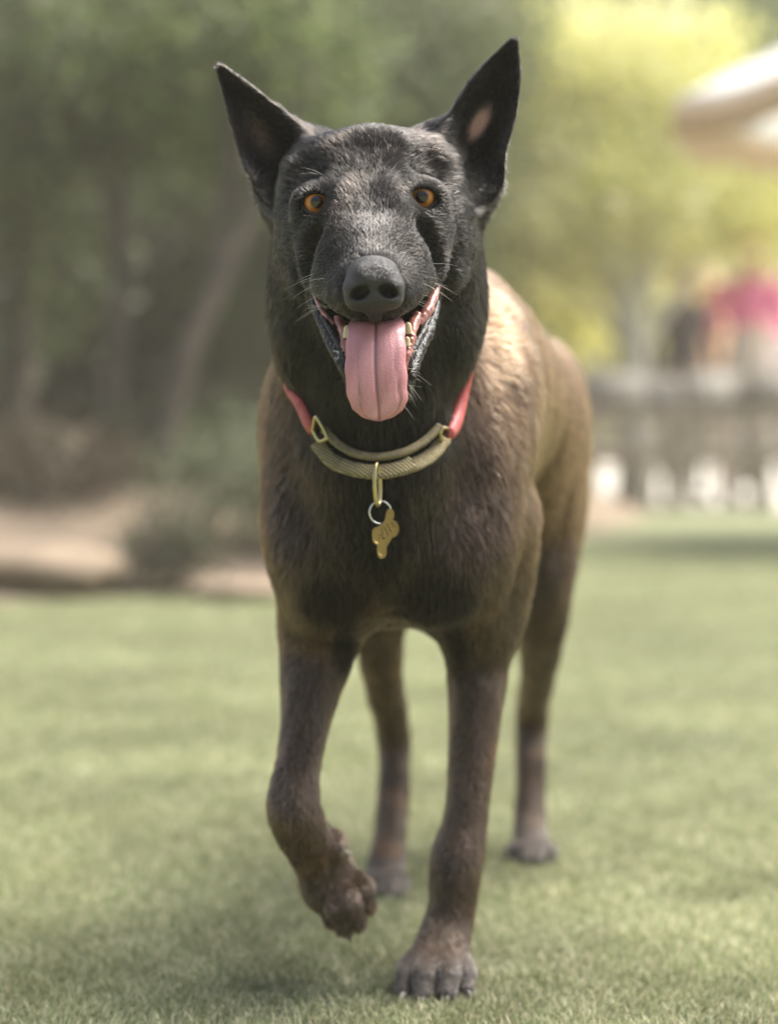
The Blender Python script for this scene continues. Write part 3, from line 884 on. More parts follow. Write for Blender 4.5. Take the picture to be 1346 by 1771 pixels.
for b in paws:
    V_, F_ = build_grid(b[0], b[1], 0.0025 if coarse else 0.0012, prims).mesh()
    parts_vf.append(keep(V_, F_, in_box(V_, b, -0.001)))
BV, BF, o_ = [], [], 0
for v, f in parts_vf:
    BV.append(v); BF.append(f + o_); o_ += len(v)
BV = np.vstack(BV); BF = np.vstack(BF)
print('body verts', len(BV))
# muscle, tendon and skin relief
_n = np.zeros_like(BV)
_f = np.cross(BV[BF[:, 2]] - BV[BF[:, 0]], BV[BF[:, 3]] - BV[BF[:, 1]])
for i in range(4): np.add.at(_n, BF[:, i], _f)
_n /= np.linalg.norm(_n, axis=1)[:, None] + 1e-12
_st = np.array([1, 1, 0.30])
_leg = np.clip((0.36 - BV[:, 2]) / 0.06, 0, 1); _paw = np.clip((0.07 - BV[:, 2]) / 0.03, 0, 1)
_hd = np.clip((BV[:, 2] - 0.52) / 0.04, 0, 1) * np.clip((-0.05 - BV[:, 1]) / 0.03, 0, 1)
_bd = (1 - _leg) * (1 - _hd)
_d = _bd * (0.0030 * noise(BV * _st, 62, 1) + 0.0010 * noise(BV * _st, 150, 2)) + _leg * (1 - _paw) * 0.0013 * noise(BV * np.array([1, 1, .22]), 190, 3) + _hd * 0.0007 * noise(BV, 150, 4)
_eye = np.min([np.linalg.norm(BV - e, axis=1) for e, r in EYE], 0)
_d *= np.clip((_eye - 0.016) / 0.01, 0, 1)
_d *= np.where((BV[:, 1] < -0.13) & (BV[:, 2] < H(0, -105, -.2)[2]), 0, 1)
BV = BV + _n * _d[:, None]

# ------------------------------------------------------------------ coat pattern
def sstep(a, b, x):
    t = np.clip((x - a) / (b - a), 0, 1)
    return t * t * (3 - 2 * t)
def mix(a, b, t):
    return a + (np.asarray(b) - a) * t[:, None]
def img(p):
    """photo-like frontal coordinates used only to lay out the coat's markings on the head"""
    d = p[:, 1] - CAM_Y
    return 673 + p[:, 0] / d * FPX, 750 - (p[:, 2] - CAM_H) / d * FPX
BLACK = np.array([0.007, 0.0058, 0.005]); DARK = np.array([0.022, 0.013, 0.0085]); TAN = np.array([0.165, 0.088, 0.042]); RED = np.array([0.115, 0.060, 0.032])
def coat(p):
    n1 = noise(p, 38, 1); n2 = noise(p, 90, 2); n3 = noise(p * np.array([1, 1, .35]), 160, 3)
    c = np.tile(DARK, (len(p), 1))
    # tan saddle on flank and back, darker brindle stripes running down the ribs
    fl = sstep(-0.02, 0.14, p[:, 1] + 0.05 * n1) * sstep(0.33, 0.46, p[:, 2] + 0.02 * n1)
    side = sstep(0.04, 0.10, np.abs(p[:, 0] - 0.16 * p[:, 1]) + 0.01 * n1)
    rgt = np.where(p[:, 0] > 0.16 * p[:, 1], 1.0, 0.35)
    sh = np.maximum(fl, side * rgt * sstep(-0.06, 0.03, p[:, 1]) * sstep(0.40, 0.54, p[:, 2]))
    c = mix(c, TAN, sh * 0.85)
    stripe = sstep(0.2, 0.9, np.sin(p[:, 1] * 95 + p[:, 2] * 22 + 1.6 * n1) * 0.7 + 0.5 * n2)
    c = mix(c, DARK * 1.3, stripe * sh * 0.60)
    # dorsal dark line
    c = mix(c, DARK * 1.6, sstep(0.045, 0.015, np.abs(p[:, 0] - 0.17 * p[:, 1])) * sstep(0.56, 0.62, p[:, 2]) * 0.8)
    # chest centre darker
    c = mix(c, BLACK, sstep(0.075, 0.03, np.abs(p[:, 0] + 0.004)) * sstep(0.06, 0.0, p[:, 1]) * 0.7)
    # legs
    leg = sstep(0.42, 0.24, p[:, 2] + 0.03 * n1)
    c = mix(c, np.array([0.058, 0.036, 0.023]), leg)
    br = sstep(0.15, 0.9, n2 + 0.5 * n3)
    c = mix(c, RED, br * leg * 0.8)
    c = mix(c, BLACK * 1.2, sstep(0.3, 0.9, n1 - 0.4 * n3) * leg * 0.5)
    c = mix(c, np.array([0.080, 0.068, 0.060]), sstep(0.05, 0.03, p[:, 2]) * 0.9)
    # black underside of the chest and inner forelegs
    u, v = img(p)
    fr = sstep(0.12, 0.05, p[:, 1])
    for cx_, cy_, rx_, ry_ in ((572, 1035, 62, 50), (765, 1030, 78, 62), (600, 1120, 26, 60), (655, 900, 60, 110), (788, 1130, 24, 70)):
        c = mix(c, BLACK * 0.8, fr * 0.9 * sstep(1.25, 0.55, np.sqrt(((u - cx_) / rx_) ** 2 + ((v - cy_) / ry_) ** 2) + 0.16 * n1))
    # neck and head
    nk = sstep(-0.01, -0.06, p[:, 1] + 0.25 * (0.47 - np.minimum(p[:, 2], 0.47)) ) * sstep(0.44, 0.50, p[:, 2])
    c = mix(c, BLACK, nk)
    hd = sstep(-0.075, -0.11, p[:, 1]) * sstep(0.56, 0.60, p[:, 2])
    c = mix(c, np.array([0.012, 0.0105, 0.0095]), hd)
    fb = hd * np.exp(-((np.abs(u - 643) - 60) / 45) ** 2) * sstep(450, 300, v) * sstep(0, .8, n2 + .3)
    c = mix(c, np.array([0.08, 0.050, 0.034]), fb * 0.10)
    ea = hd * (v < 335) * ((u < 492) | (u > 806))
    c = mix(c, np.array([0.026, 0.022, 0.019]), ea * 1.0)
    for ex, ey in ((572, 318), (704, 305)):          # black spots above the inner eye corners
        c = mix(c, BLACK * 0.35, np.exp(-(((u - ex) / 17) ** 2 + ((v - ey) / 24) ** 2)) * hd)
    # bridge of the nose: greyish coat, with its highlight painted in too
    gb = hd * np.exp(-((u - 643) / 26) ** 2) * sstep(470, 440, v) * sstep(330, 400, v)
    c = mix(c, np.array([0.075, 0.068, 0.064]), gb * 0.35)
    ck = hd * (np.exp(-(((u - 585) / 30) ** 2 + ((v - 415) / 34) ** 2)) + np.exp(-(((u - 722) / 34) ** 2 + ((v - 400) / 30) ** 2)))  # shaded cheek planes below the eyes, painted in as darker coat
    c = mix(c, BLACK * .8, np.clip(ck, 0, 1) * .8)
    return np.clip(c, 0.004, 1)

def in_ear_pink(p):
    u, v = img(p)
    r = np.exp(-((((u - 828) * .85 + (v - 218) * .5) / 12) ** 2 + (((v - 218) * .85 - (u - 828) * .5) / 27) ** 2) ** 1.6)
    l = np.exp(-((((u - 452) * .85 - (v - 240) * .5) / 15) ** 2 + (((v - 240) * .85 + (u - 452) * .5) / 34) ** 2)) * 0.15
    return np.maximum(r, l) * (p[:, 1] < -0.05) * (v < 330)

# ------------------------------------------------------------------ dog object
dog = empty('dog', (0.04, 0.25, 0.0))
tag(dog, 'dark brindle shepherd dog walking on the turf, one front paw lifted, tongue out', 'dog')
skin_m = attr_mat('dog_skin', rough=0.7, spec=0.08)
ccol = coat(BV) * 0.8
for e_, r_ in EYE:
    dd_ = np.linalg.norm(BV - e_, axis=1)
    ccol = mix(ccol, np.array([0.006, 0.005, 0.005]), sstep(0.030, 0.018, dd_))
mth = (BV[:, 2] < H(0, -120, -.2)[2]) & (BV[:, 1] < -0.11)
ccol = mix(ccol, np.array([0.012, 0.009, 0.008]), mth * 0.8)
pk = in_ear_pink(BV)
ccol = mix(ccol, np.array([0.42, 0.24, 0.20]), np.clip(pk * 1.3, 0, 1))
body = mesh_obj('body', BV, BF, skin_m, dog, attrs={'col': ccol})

# ------------------------------------------------------------------ eyes
def rad_mat():
    m = M('amber_eye', rough=0.08)
    t = m.node_tree; b = t.nodes['Principled BSDF']
    b.inputs['Coat Weight'].default_value = 1.0; b.inputs['Coat Roughness'].default_value = 0.02; b.inputs['Coat IOR'].default_value = 1.55; b.inputs['Specular IOR Level'].default_value = 0.15
    a = t.nodes.new('ShaderNodeAttribute'); a.attribute_name = 'col'
    t.links.new(a.outputs['Color'], b.inputs['Base Color'])
    return m
eye_m = rad_mat()
lid_m = M('eyelid_skin', (0.010, 0.009, 0.008), 0.28)
for s, (e, r) in zip((-1, 1), EYE):
    # uv sphere whose pole looks at the camera; iris and pupil are coloured in rings of the sphere itself
    nr, ns = 60, 72
    gaze = -r
    x_ = np.cross(gaze, [0, 0, 1.0]); x_ /= np.linalg.norm(x_); y_ = np.cross(x_, gaze)
    V, C = [], []
    for i in range(nr + 1):
        th = math.pi * (i / nr) ** 1.5
        bulge = 0.0009 * math.exp(-(th / 0.55) ** 4)
        for j in range(ns):
            a = 2 * math.pi * j / ns
            d = gaze * math.cos(th) + (x_ * math.cos(a) + y_ * math.sin(a)) * math.sin(th)
            V.append(e + d * (EYE_R + bulge))
            q = th / 0.80
            fib = 0.5 + 0.5 * math.sin(a * 23 + 3 * math.sin(a * 7 + q * 5)) * math.sin(a * 11 + q * 9)
            if q < 0.38: c = (0.004, 0.003, 0.003)
            elif q < 0.95:
                k = (q - 0.36) / 0.6
                ring = math.sin(math.pi * min(1, k * 1.05))
                c = np.array([0.16, 0.055, 0.012]) * (1 - ring) + np.array([0.62, 0.23, 0.045]) * ring
                c = c * (0.72 + 0.45 * fib)
                if k < 0.10: c = np.array([0.10, 0.045, 0.02])
            elif q < 1.12: c = (0.035, 0.014, 0.006)
            else:
                c = np.array([0.05, 0.03, 0.025]) if q < 1.2 else np.array([0.42, 0.33, 0.28])
            C.append(c)
    F = [(i * ns + j, i * ns + (j + 1) % ns, (i + 1) * ns + (j + 1) % ns, (i + 1) * ns + j) for i in range(nr) for j in range(ns)]
    mesh_obj('eye', V, F, eye_m, dog, attrs={'col': np.array(C)})
    # dark lid margin hugging the ball
    pts = []
    for a in np.linspace(0, 2 * np.pi, 64, endpoint=False):
        px_ = 0.0119 * math.cos(a); py_ = 0.0095 * math.sin(a) - 0.0004
        if math.sin(a) > 0: py_ *= 0.82
        px_ *= 1 + 0.10 * max(0, math.cos(a) * -s) * (1 - abs(math.sin(a)))      # inner corner
        px_ *= 1 + 0.06 * max(0, math.cos(a) * s) * (1 - abs(math.sin(a)))
        rr = px_ * px_ + py_ * py_
        dz = math.sqrt(max(EYE_R ** 2 - rr, 1e-6)) + 0.0010
        X = np.array([1.0, 0, 0]); Z = np.cross(X, r); Z = Z / np.linalg.norm(Z); Z = Z if Z[2] > 0 else -Z
        ro = -0.08 * s
        ex = X * math.cos(ro) - Z * math.sin(ro); ez = Z * math.cos(ro) + X * math.sin(ro)
        pts.append(e + ex * px_ + ez * py_ - r * dz)
    mesh_obj('eyelid', *tube(pts, 0.0017, 10, closed=True, nvec=-r), lid_m, dog)

# ------------------------------------------------------------------ nose
NS_ = 0.92
def nsc(v): return tuple(np.array(v) * NS_)
ng = Grid(H(0, -147, -0.29) - 0.034, H(0, -147, -0.29) + 0.034, 0.0007 if not coarse else 0.0014)
for p in [ell(H(0, -134, -0.276), nsc((0.0205, 0.019, 0.0145)), k=0.004),
          ell(H(0, -126, -0.268), nsc((0.0200, 0.018, 0.0130)), k=0.006),
          ell(H(0, -168, -0.276), nsc((0.0150, 0.014, 0.0120)), k=0.006), ell(H(-27, -172, -0.276), nsc((0.0110, 0.0135, 0.0095)), k=0.004), ell(H(27, -172, -0.276), nsc((0.0110, 0.0135, 0.0095)), k=0.004),
          ell(H(-33, -152, -0.277), nsc((0.0095, 0.014, 0.0095)), k=0.005),
          ell(H(33, -152, -0.277), nsc((0.0095, 0.014, 0.0095)), k=0.005),
          cone(H(0, -175, -0.272), H(0, -200, -0.262), 0.010, 0.006, k=0.006),
          ell(H(0, -118, -0.303), (0.010, 0.010, 0.006), k=0.010, op='cut'),
          # nostrils: a round hole with a slit sweeping outward and down
          ell(H(-25, -159, -0.300), (0.0084, 0.0220, 0.0056), (0, -0.35, 0), k=0.0018, op='cut'),
          ell(H(25, -159, -0.300), (0.0084, 0.0220, 0.0056), (0, 0.35, 0), k=0.0018, op='cut'),
          cone(H(-28, -166, -0.293), H(-47, -172, -0.286), 0.0034, 0.0014, k=0.002, op='cut'),
          cone(H(28, -166, -0.293), H(47, -172, -0.286), 0.0034, 0.0014, k=0.002, op='cut'),
          cone(H(0, -164, -0.297), H(0, -206, -0.276), 0.0016, 0.0016, k=0.0025, op='cut')]:
    ng.apply(p)
Vn, Fn = ng.mesh()
nose_m = M('nose_leather', (0.017, 0.015, 0.015), 0.36)
t = nose_m.node_tree
tc = t.nodes.new('ShaderNodeTexCoord')
vo = t.nodes.new('ShaderNodeTexVoronoi'); vo.inputs['Scale'].default_value = 750
vo.feature = 'DISTANCE_TO_EDGE'
bp = t.nodes.new('ShaderNodeBump'); bp.inputs['Strength'].default_value = 1.0; bp.inputs['Distance'].default_value = 0.0009
t.links.new(tc.outputs['Object'], vo.inputs['Vector']); t.links.new(vo.outputs['Distance'], bp.inputs['Height'])
t.links.new(bp.outputs[0], t.nodes['Principled BSDF'].inputs['Normal'])
mesh_obj('nose', Vn, Fn, nose_m, dog)

# ------------------------------------------------------------------ mouth
def wet(name, c1, c2, rough=0.25, sss=0.15, bump=0.4, scale=260, bdist=0.001):
    m = M(name, c1, rough)
    noisy(m, c1, c2, scale=scale * 0.5, bump=bump, bscale=scale, bdist=bdist)
    b = m.node_tree.nodes['Principled BSDF']
    b.inputs['Subsurface Weight'].default_value = sss
    b.inputs['Subsurface Radius'].default_value = (0.006, 0.002, 0.0015)
    b.inputs['Subsurface Scale'].default_value = 1.0
    b.inputs['Coat Weight'].default_value = 0.5; b.inputs['Coat Roughness'].default_value = 0.15
    return m
tongue_m = wet('tongue_flesh', (0.50, 0.205, 0.225), (0.60, 0.285, 0.300), rough=0.34, bump=0.8, scale=900, bdist=0.0010, sss=0.08)
gum_m = wet('gum_flesh', (0.20, 0.060, 0.050), (0.46, 0.19, 0.14), rough=0.3)
inner_m = wet('inner_mouth_flesh', (0.07, 0.018, 0.016), (0.16, 0.045, 0.04), rough=0.2)
lip_m = wet('wet_lip_skin', (0.006, 0.005, 0.005), (0.016, 0.011, 0.010), rough=0.20, sss=0.0, bump=0.6, scale=700, bdist=0.0008)
lip_m.node_tree.nodes['Principled BSDF'].inputs['Coat Weight'].default_value = 0.0
lip_m.node_tree.nodes['Principled BSDF'].inputs['Specular IOR Level'].default_value = 0.35
lip_m.node_tree.nodes['Principled BSDF'].inputs['Roughness'].default_value = 0.36
tooth_m = wet('tooth_enamel', (0.55, 0.45, 0.24), (0.72, 0.65, 0.42), rough=0.25, sss=0.1, bump=0.05)

# tongue: stations (centre px, half width px, depth)
ST = [(650, 548, 30, -0.190, 4.0), (650, 550, 44, -0.222, 4.6), (651, 562, 50, -0.252, 5.0), (650, 590, 51, -0.2640, 5.0), (650, 630, 53, -0.2690, 4.8),
      (652, 670, 53, -0.2705, 4.4), (655, 698, 49, -0.2700, 4.0), (656, 714, 38, -0.2690, 3.4), (656, 723, 24, -0.2680, 2.8), (656, 727.5, 6, -0.2675, 1.8)]
cen = np.array([list(P(a, b, d)) + [h / (FPX / (d - CAM_Y)), th / 1000] for a, b, h, d, th in ST])
cen = spline(cen, 90)
Tn = np.gradient(cen[:, :3], axis=0); Tn /= np.linalg.norm(Tn, axis=1)[:, None]
TX = np.array([RC, 0, RS])
NS = 72
V = []; TC = []
for i in range(90):
    c = cen[i, :3]; hw = max(cen[i, 3], 0.0004); th = cen[i, 4]
    n_ = np.cross(TX, Tn[i]); n_ /= np.linalg.norm(n_)
    if n_[1] > 0 and n_[2] < 0.5: n_ = -n_
    if n_ @ np.array([0, -0.7, 0.7]) < 0: n_ = -n_
    along = i / 89
    for j in range(NS):
        a = 2 * math.pi * j / NS
        q = math.cos(a); w_ = math.sin(a)
        x = hw * q * (1 + 0.018 * math.sin(i * 0.55 + 2 * q) * (1 if i > 25 else 0))
        z = th * np.sign(w_) * abs(w_) ** 0.75 * 0.62
        if w_ > 0:      # the face of the tongue
            z += 0.0012 * (1 - math.exp(-(q / 0.30) ** 2)) * w_ - 0.0024 * math.exp(-(q / 0.045) ** 2) * (1 if along < 0.93 else 0)
            z += w_ * 0.00055 * math.sin(q * 26 + 2.5 * math.sin(along * 9)) * min(1, max(0, (abs(q) - 0.35) * 3)) * along
            z += w_ * 0.0018 * max(0, along - 0.6) * math.sin(q * 30 + 1.5 * math.sin(i * 0.35)) * math.sin(i * .5 + 4 * q)
            z -= w_ * 0.0019 * (math.exp(-((q - 0.70 - .06 * math.sin(i * .13)) / 0.035) ** 2) + math.exp(-((q + 0.62 + .07 * math.sin(i * .11)) / 0.03) ** 2)) * min(1, max(0, along - .3) * 4) * (1 if along < .9 else 0)
        z -= 0.0022 * (q * q) * (1 - along * 0.4)
        V.append(c + TX * x + n_ * z)
        base_ = np.array([0.56, 0.250, 0.265]) * (1 + 0.05 * math.sin(q * 9 + i * .3)) + np.array([0.05, 0.03, 0.03]) * math.sin(i * .21 + q * 3)
        ln_ = math.exp(-(q / 0.05) ** 2) * (1 if along < .95 else 0)  # shade of the middle groove, painted in as a darker line
        base_ = base_ * (1 - 0.55 * ln_) + np.array([0.22, 0.07, 0.08]) * 0.55 * ln_
        ed_ = abs(q) ** 6
        cr_ = (math.exp(-((q - 0.70 - .06 * math.sin(i * .13)) / 0.03) ** 2) + math.exp(-((q + 0.62 + .07 * math.sin(i * .11)) / 0.03) ** 2)) * min(1, max(0, along - .3) * 4) * (1 if w_ > 0 else 0)  # side creases: their shade is painted into the colour as well
        base_ = base_ * (1 - .38 * min(1, cr_))
        TC.append(base_ * (1 - .3 * ed_) + np.array([0.55, 0.14, 0.15]) * .3 * ed_)
F = [(i * NS + j, i * NS + (j + 1) % NS, (i + 1) * NS + (j + 1) % NS, (i + 1) * NS + j) for i in range(89) for j in range(NS)]
F.append(tuple(range(NS))); F.append(tuple(89 * NS + k for k in range(NS))[::-1])
t = tongue_m.node_tree; a = t.nodes.new('ShaderNodeAttribute'); a.attribute_name = 'col'
mxn = t.nodes.new('ShaderNodeMix'); mxn.data_type = 'RGBA'; mxn.blend_type = 'MULTIPLY'; mxn.inputs[0].default_value = 1
vr = t.nodes.new('ShaderNodeValToRGB'); vr.color_ramp.elements[0].color = (.72, .72, .72, 1); vr.color_ramp.elements[1].color = (1.15, 1.1, 1.1, 1)
nz = t.nodes.new('ShaderNodeTexNoise'); nz.inputs['Scale'].default_value = 700; nz.inputs['Detail'].default_value = 4
tc2 = t.nodes.new('ShaderNodeTexCoord'); t.links.new(tc2.outputs['Object'], nz.inputs['Vector']); t.links.new(nz.outputs['Fac'], vr.inputs[0])
t.links.new(a.outputs['Color'], mxn.inputs[6]); t.links.new(vr.outputs[0], mxn.inputs[7]); t.links.new(mxn.outputs[2], t.nodes['Principled BSDF'].inputs['Base Color'])
mesh_obj('tongue', V, F, tongue_m, dog, attrs={'col': np.array(TC)})

def ptube(pts, n=40, seg=14, flat=1.0, wob=0.0, seed=1):
    """pts rows: px, py, Y, radius in mm"""
    q = spline(np.array([list(P(a, b, c)) + [r / 1000] for a, b, c, r in pts]), n)
    v, f = tube(q[:, :3], q[:, 3], seg, flat=flat, nvec=(0.3, -1, 0))
    if wob:
        nn = 0.6 * noise(v, 330, seed) + 0.8 * noise(v, 900, seed + 1) + 0.6 * noise(v, 1900, seed + 2)
        c = np.repeat(q[:, :3], seg, 0)
        v = v + (v - c) * (nn * wob)[:, None]
    return v, f
# mouth lining behind the tongue
mesh_obj('mouth_lining', *join([ptube([(650, 520, -0.17, 22), (650, 560, -0.20, 21), (650, 610, -0.222, 17), (652, 660, -0.236, 10)], 30, 24)]), inner_m, dog)
# inner cheeks that show at the corners of the open mouth
mesh_obj('inner_cheek', *ptube([(757, 494, -0.182, 2.2), (750, 514, -0.192, 3.6), (739, 538, -0.206, 4.0), (724, 562, -0.215, 3.5)], 50, 14, wob=.16), gum_m, dog)
mesh_obj('inner_cheek', *ptube([(539, 497, -0.184, 1.0), (547, 517, -0.194, 1.6), (559, 540, -0.208, 1.9), (578, 562, -0.216, 1.8)], 50, 14, wob=.16), gum_m, dog)
# gums of the lower jaw
mesh_obj('gum', *ptube([(722, 545, -0.212, 3.5), (712, 575, -0.230, 4.2), (706, 605, -0.238, 4.0), (702, 640, -0.243, 3.0)], 60, 14, wob=.30), gum_m, dog)
mesh_obj('gum', *ptube([(584, 550, -0.212, 3.0), (594, 575, -0.230, 3.8), (600, 605, -0.238, 3.8), (603, 640, -0.243, 3.0)], 60, 14, wob=.30), gum_m, dog)
# teeth
def tooth(px, py, Y, w_, h_, lean=0):
    V, F = [], []
    c = P(px, py, Y)
    n, sg = 9, 14
    for i in range(n):
        f = i / (n - 1)
        r = w_ / 1000 * (1 - f ** 4) ** 0.5 + 0.0002
        for j in range(sg):
            a = 2 * math.pi * j / sg
            V.append(c + np.array([r * math.cos(a) + lean * f * 0.001, r * 0.8 * math.sin(a) - 0.0008 * f * f, h_ / 1000 * (f - 0.5)]))
    F = [(i * sg + j, i * sg + (j + 1) % sg, (i + 1) * sg + (j + 1) % sg, (i + 1) * sg + j) for i in range(n - 1) for j in range(sg)]
    F.append(tuple((n - 1) * sg + k for k in range(sg)))
    mesh_obj('tooth', V, F, tooth_m, dog)
for a_ in ((599, 573, -0.238, 2.5, 10, 0.6), (707, 567, -0.238, 2.7, 9, -0.6), (704, 590, -0.243, 2.4, 7)):
    tooth(*a_)
# lower lips: dark, wet and crinkled
mesh_obj('lower_lip', *join([ptube([(758, 522, -0.182, 2.0), (748, 550, -0.198, 4.2), (733, 588, -0.218, 5.2), (719, 622, -0.234, 4.6), (712, 655, -0.244, 3.0)], 70, 18, wob=.24),
                             ptube([(744, 548, -0.204, 2.0), (730, 578, -0.222, 2.8), (716, 606, -0.236, 2.6), (708, 636, -0.244, 2.0)], 60, 14, wob=.28, seed=3)]), lip_m, dog)
mesh_obj('lower_lip', *join([ptube([(541, 520, -0.184, 1.8), (553, 548, -0.200, 3.6), (571, 586, -0.220, 4.6), (588, 620, -0.236, 4.2), (600, 650, -0.246, 2.6)], 70, 18, wob=.24, seed=2),
                             ptube([(556, 545, -0.206, 2.0), (572, 570, -0.222, 2.6), (588, 600, -0.236, 2.6), (598, 630, -0.244, 2.0)], 60, 14, wob=.28, seed=4)]), lip_m, dog)
# saliva: small beads and strings along the lip, whitened to paint in their sparkle
sal_m = M('saliva', (0.92, 0.92, 0.90), 0.06)
sal_m.node_tree.nodes['Principled BSDF'].inputs['Transmission Weight'].default_value = 0.2
parts_ = []
for line in ([(753, 548, -0.202), (737, 585, -0.2235), (722, 618, -0.2395), (714, 645, -0.248)], [(556, 560, -0.2065), (573, 592, -0.2275), (588, 622, -0.2415)],
             [(741, 560, -0.2085), (727, 588, -0.2265), (716, 610, -0.239)]):
    q = spline(np.array([P(*l_) for l_ in line]), 60)
    for k in range(80):
        c = q[rng.integers(0, 60)] + rng.normal(0, 0.0007, 3) * np.array([1.2, 0.4, 1.2])
        d = rng.normal(0, 1, 3); d[1] *= .3; d /= np.linalg.norm(d)
        L_ = rng.uniform(0.0005, 0.0026)
        parts_.append(tube([c - d * L_, c, c + d * L_ + rng.normal(0, .0003, 3)], [0.00012, rng.uniform(.00018, .00034), 0.00012], 6))
tag(mesh_obj('saliva', *join(parts_), sal_m, dog), kind='stuff')

# ------------------------------------------------------------------ claws
claw_m = M('claw_horn', (0.035, 0.028, 0.024), 0.35)
claw_l = M('pale_claw_horn', (0.27, 0.24, 0.20), 0.35)
def claw(a, b, r, m=claw_m):
    a = np.array(a); b = np.array(b)
    mid = (a + b) / 2 + np.array([0, -0.0015, 0.0015])
    q = spline([a, mid, b], 9)
    mesh_obj('claw', *tube(q, np.linspace(r, r * 0.18, 9), 10), m, dog)
for i, (a_, b_, r1, r2) in enumerate(TOES):
    p = P(*b_)
    claw(p + np.array([0, -0.005, -0.001]), p + np.array([(-0.006, -0.002, 0.001, 0.006)[i], -0.015, -0.0085]), 0.0032, claw_l if i == 0 else claw_m)
claw(P(713, 1643, 0.030), P(704, 1660, 0.026), 0.0032)
for i, (a_, b_, r1, r2) in enumerate(LT):
    p = P(*b_)
    claw(p + np.array([0.001, -0.002, -0.004]), p + np.array([(0.005, 0.005, 0.003, 0.008)[i], -0.004, (-0.0155, -0.014, -0.013, -0.010)[i]]), 0.0032)
claw(P(590, 1474, -0.006), P(610, 1479, -0.008), 0.0034, claw_l)
for px_, y_ in ((893, 0.565), (911, 0.550), (930, 0.550), (947, 0.565)):
    p = P(px_, 1489, y_); claw(p, p + np.array([0, -0.014, -0.006]), 0.003)
for px_, y_ in ((642, 0.395), (658, 0.385), (675, 0.385), (691, 0.395)):
    p = P(px_, 1546, y_); claw(p, p + np.array([0, -0.014, -0.006]), 0.003, claw_l if px_ == 675 else claw_m)

# ------------------------------------------------------------------ fur
GUIDE = []   # (point, flow direction)
def G(p, d): GUIDE.append((np.array(p, float), np.array(d, float) / np.linalg.norm(d)))
for s in (-1, 1):
    G(H(14 * s, -95, -0.255), (0.15 * s, 0.6, 0.75)); G(H(15 * s, -20, -0.20), (0.25 * s, 0.5, 0.9)); G(H(20 * s, 60, -0.17), (0.25 * s, 0.8, 0.7))
    G(H(40 * s, 115, -0.12), (0.45 * s, 1, 0.1)); G(H(60 * s, -120, -0.23), (0.8 * s, 0.9, -0.15)); G(H(50 * s, -180, -0.255), (0.65 * s, 0.5, -0.65))
    G(H(12 * s, -195, -0.275), (0.3 * s, 0.1, -0.9)); G(H(100 * s, -50, -0.17), (0.75 * s, 0.9, -0.1)); G(H(112 * s, 45, -0.14), (0.9 * s, 0.8, 0.45)); G(H(70 * s, 45, -0.18), (0.8 * s, 0.2, 0.65))
    G(H(130 * s, -60, -0.12), (0.3 * s, 0.9, -0.4)); G(H(150 * s, -130, -0.08), (0.1 * s, 0.6, -0.8)); G(H(160 * s, 40, -0.09), (0.3 * s, 0.8, -0.3))
    G(H(45 * s, -290, -0.21), (0.7 * s, 0.5, -0.7)); G((0.08 * s, -0.05, 0.55), (0.1 * s, 0.45, -0.9)); G((0.1 * s, 0.02, 0.44), (0.2 * s, 0.3, -0.95))
    G(H(60 * s, 10, -0.19), (0.5 * s, 0.2, 0.5))
G(P(535, 265, -0.12), (-0.9, 0.2, -0.35)); G(P(505, 300, -0.12), (-0.9, 0.1, -0.5)); G(P(492, 340, -0.11), (-0.5, 0.1, -0.9))
G(P(745, 255, -0.12), (0.9, 0.2, -0.25)); G(P(780, 290, -0.12), (0.9, 0.1, -0.5)); G(P(800, 335, -0.11), (0.6, 0.1, -0.9))
G((0, -0.08, 0.47), (0, 0.1, -1)); G((0, -0.08, 0.40), (0, 0.2, -1)); G(H(5, -330, -0.225), (0.15, 0.3, -1)); G(H(0, -250, -0.15), (0, 0.5, -0.8))
for e_ in EARS:
    b_ = P(*e_['base'], -0.10); t_ = P(*e_['tip'], -0.09)
    for f in (0.1, 0.5, 0.9): G(b_ + (t_ - b_) * f, t_ - b_)
for y in (0.1, 0.25, 0.45, 0.6):
    for s in (-1, 1):
        x = 0.16 * y
        G((x + 0.10 * s, y, 0.60), (0.15 * s, 0.9, -0.35)); G((x + 0.11 * s, y, 0.50), (0.0, 0.8, -0.7)); G((x + 0.08 * s, y, 0.38), (0, 0.75, -0.7))
G((0.0, 0.10, 0.66), (0, 1, 0.0)); G((0.07, 0.45, 0.62), (0, 1, -0.1))
for pt in (P(825, 1200, 0.09), P(800, 1450, 0.06), P(770, 1640, 0.04), P(535, 1200, 0.03), P(510, 1400, -0.015), (0.0, 0.45, 0.3), P(935, 1080, 0.5), P(920, 1350, 0.64), P(680, 1350, 0.49)):
    G(pt, (0, 0.15, -1))
G(P(765, 1690, 0.01), (0, -0.7, -0.5)); G(P(590, 1560, 0.0), (0.4, -0.2, -0.9)); G(P(920, 1480, 0.57), (0, -0.7, -0.5)); G(P(666, 1535, 0.4), (0, -0.7, -0.5))
GP = np.array([g[0] for g in GUIDE]); GD = np.array([g[1] for g in GUIDE])
def flow(p):
    out = np.zeros_like(p)
    for i in range(0, len(p), 40000):
        q = p[i:i + 40000]
        d2 = ((q[:, None, :] - GP[None]) ** 2).sum(2)
        w_ = 1 / (d2 + 0.0002) ** 2
        v = (w_[:, :, None] * GD[None]).sum(1)
        out[i:i + 40000] = v / (np.linalg.norm(v, axis=1)[:, None] + 1e-9)
    return out

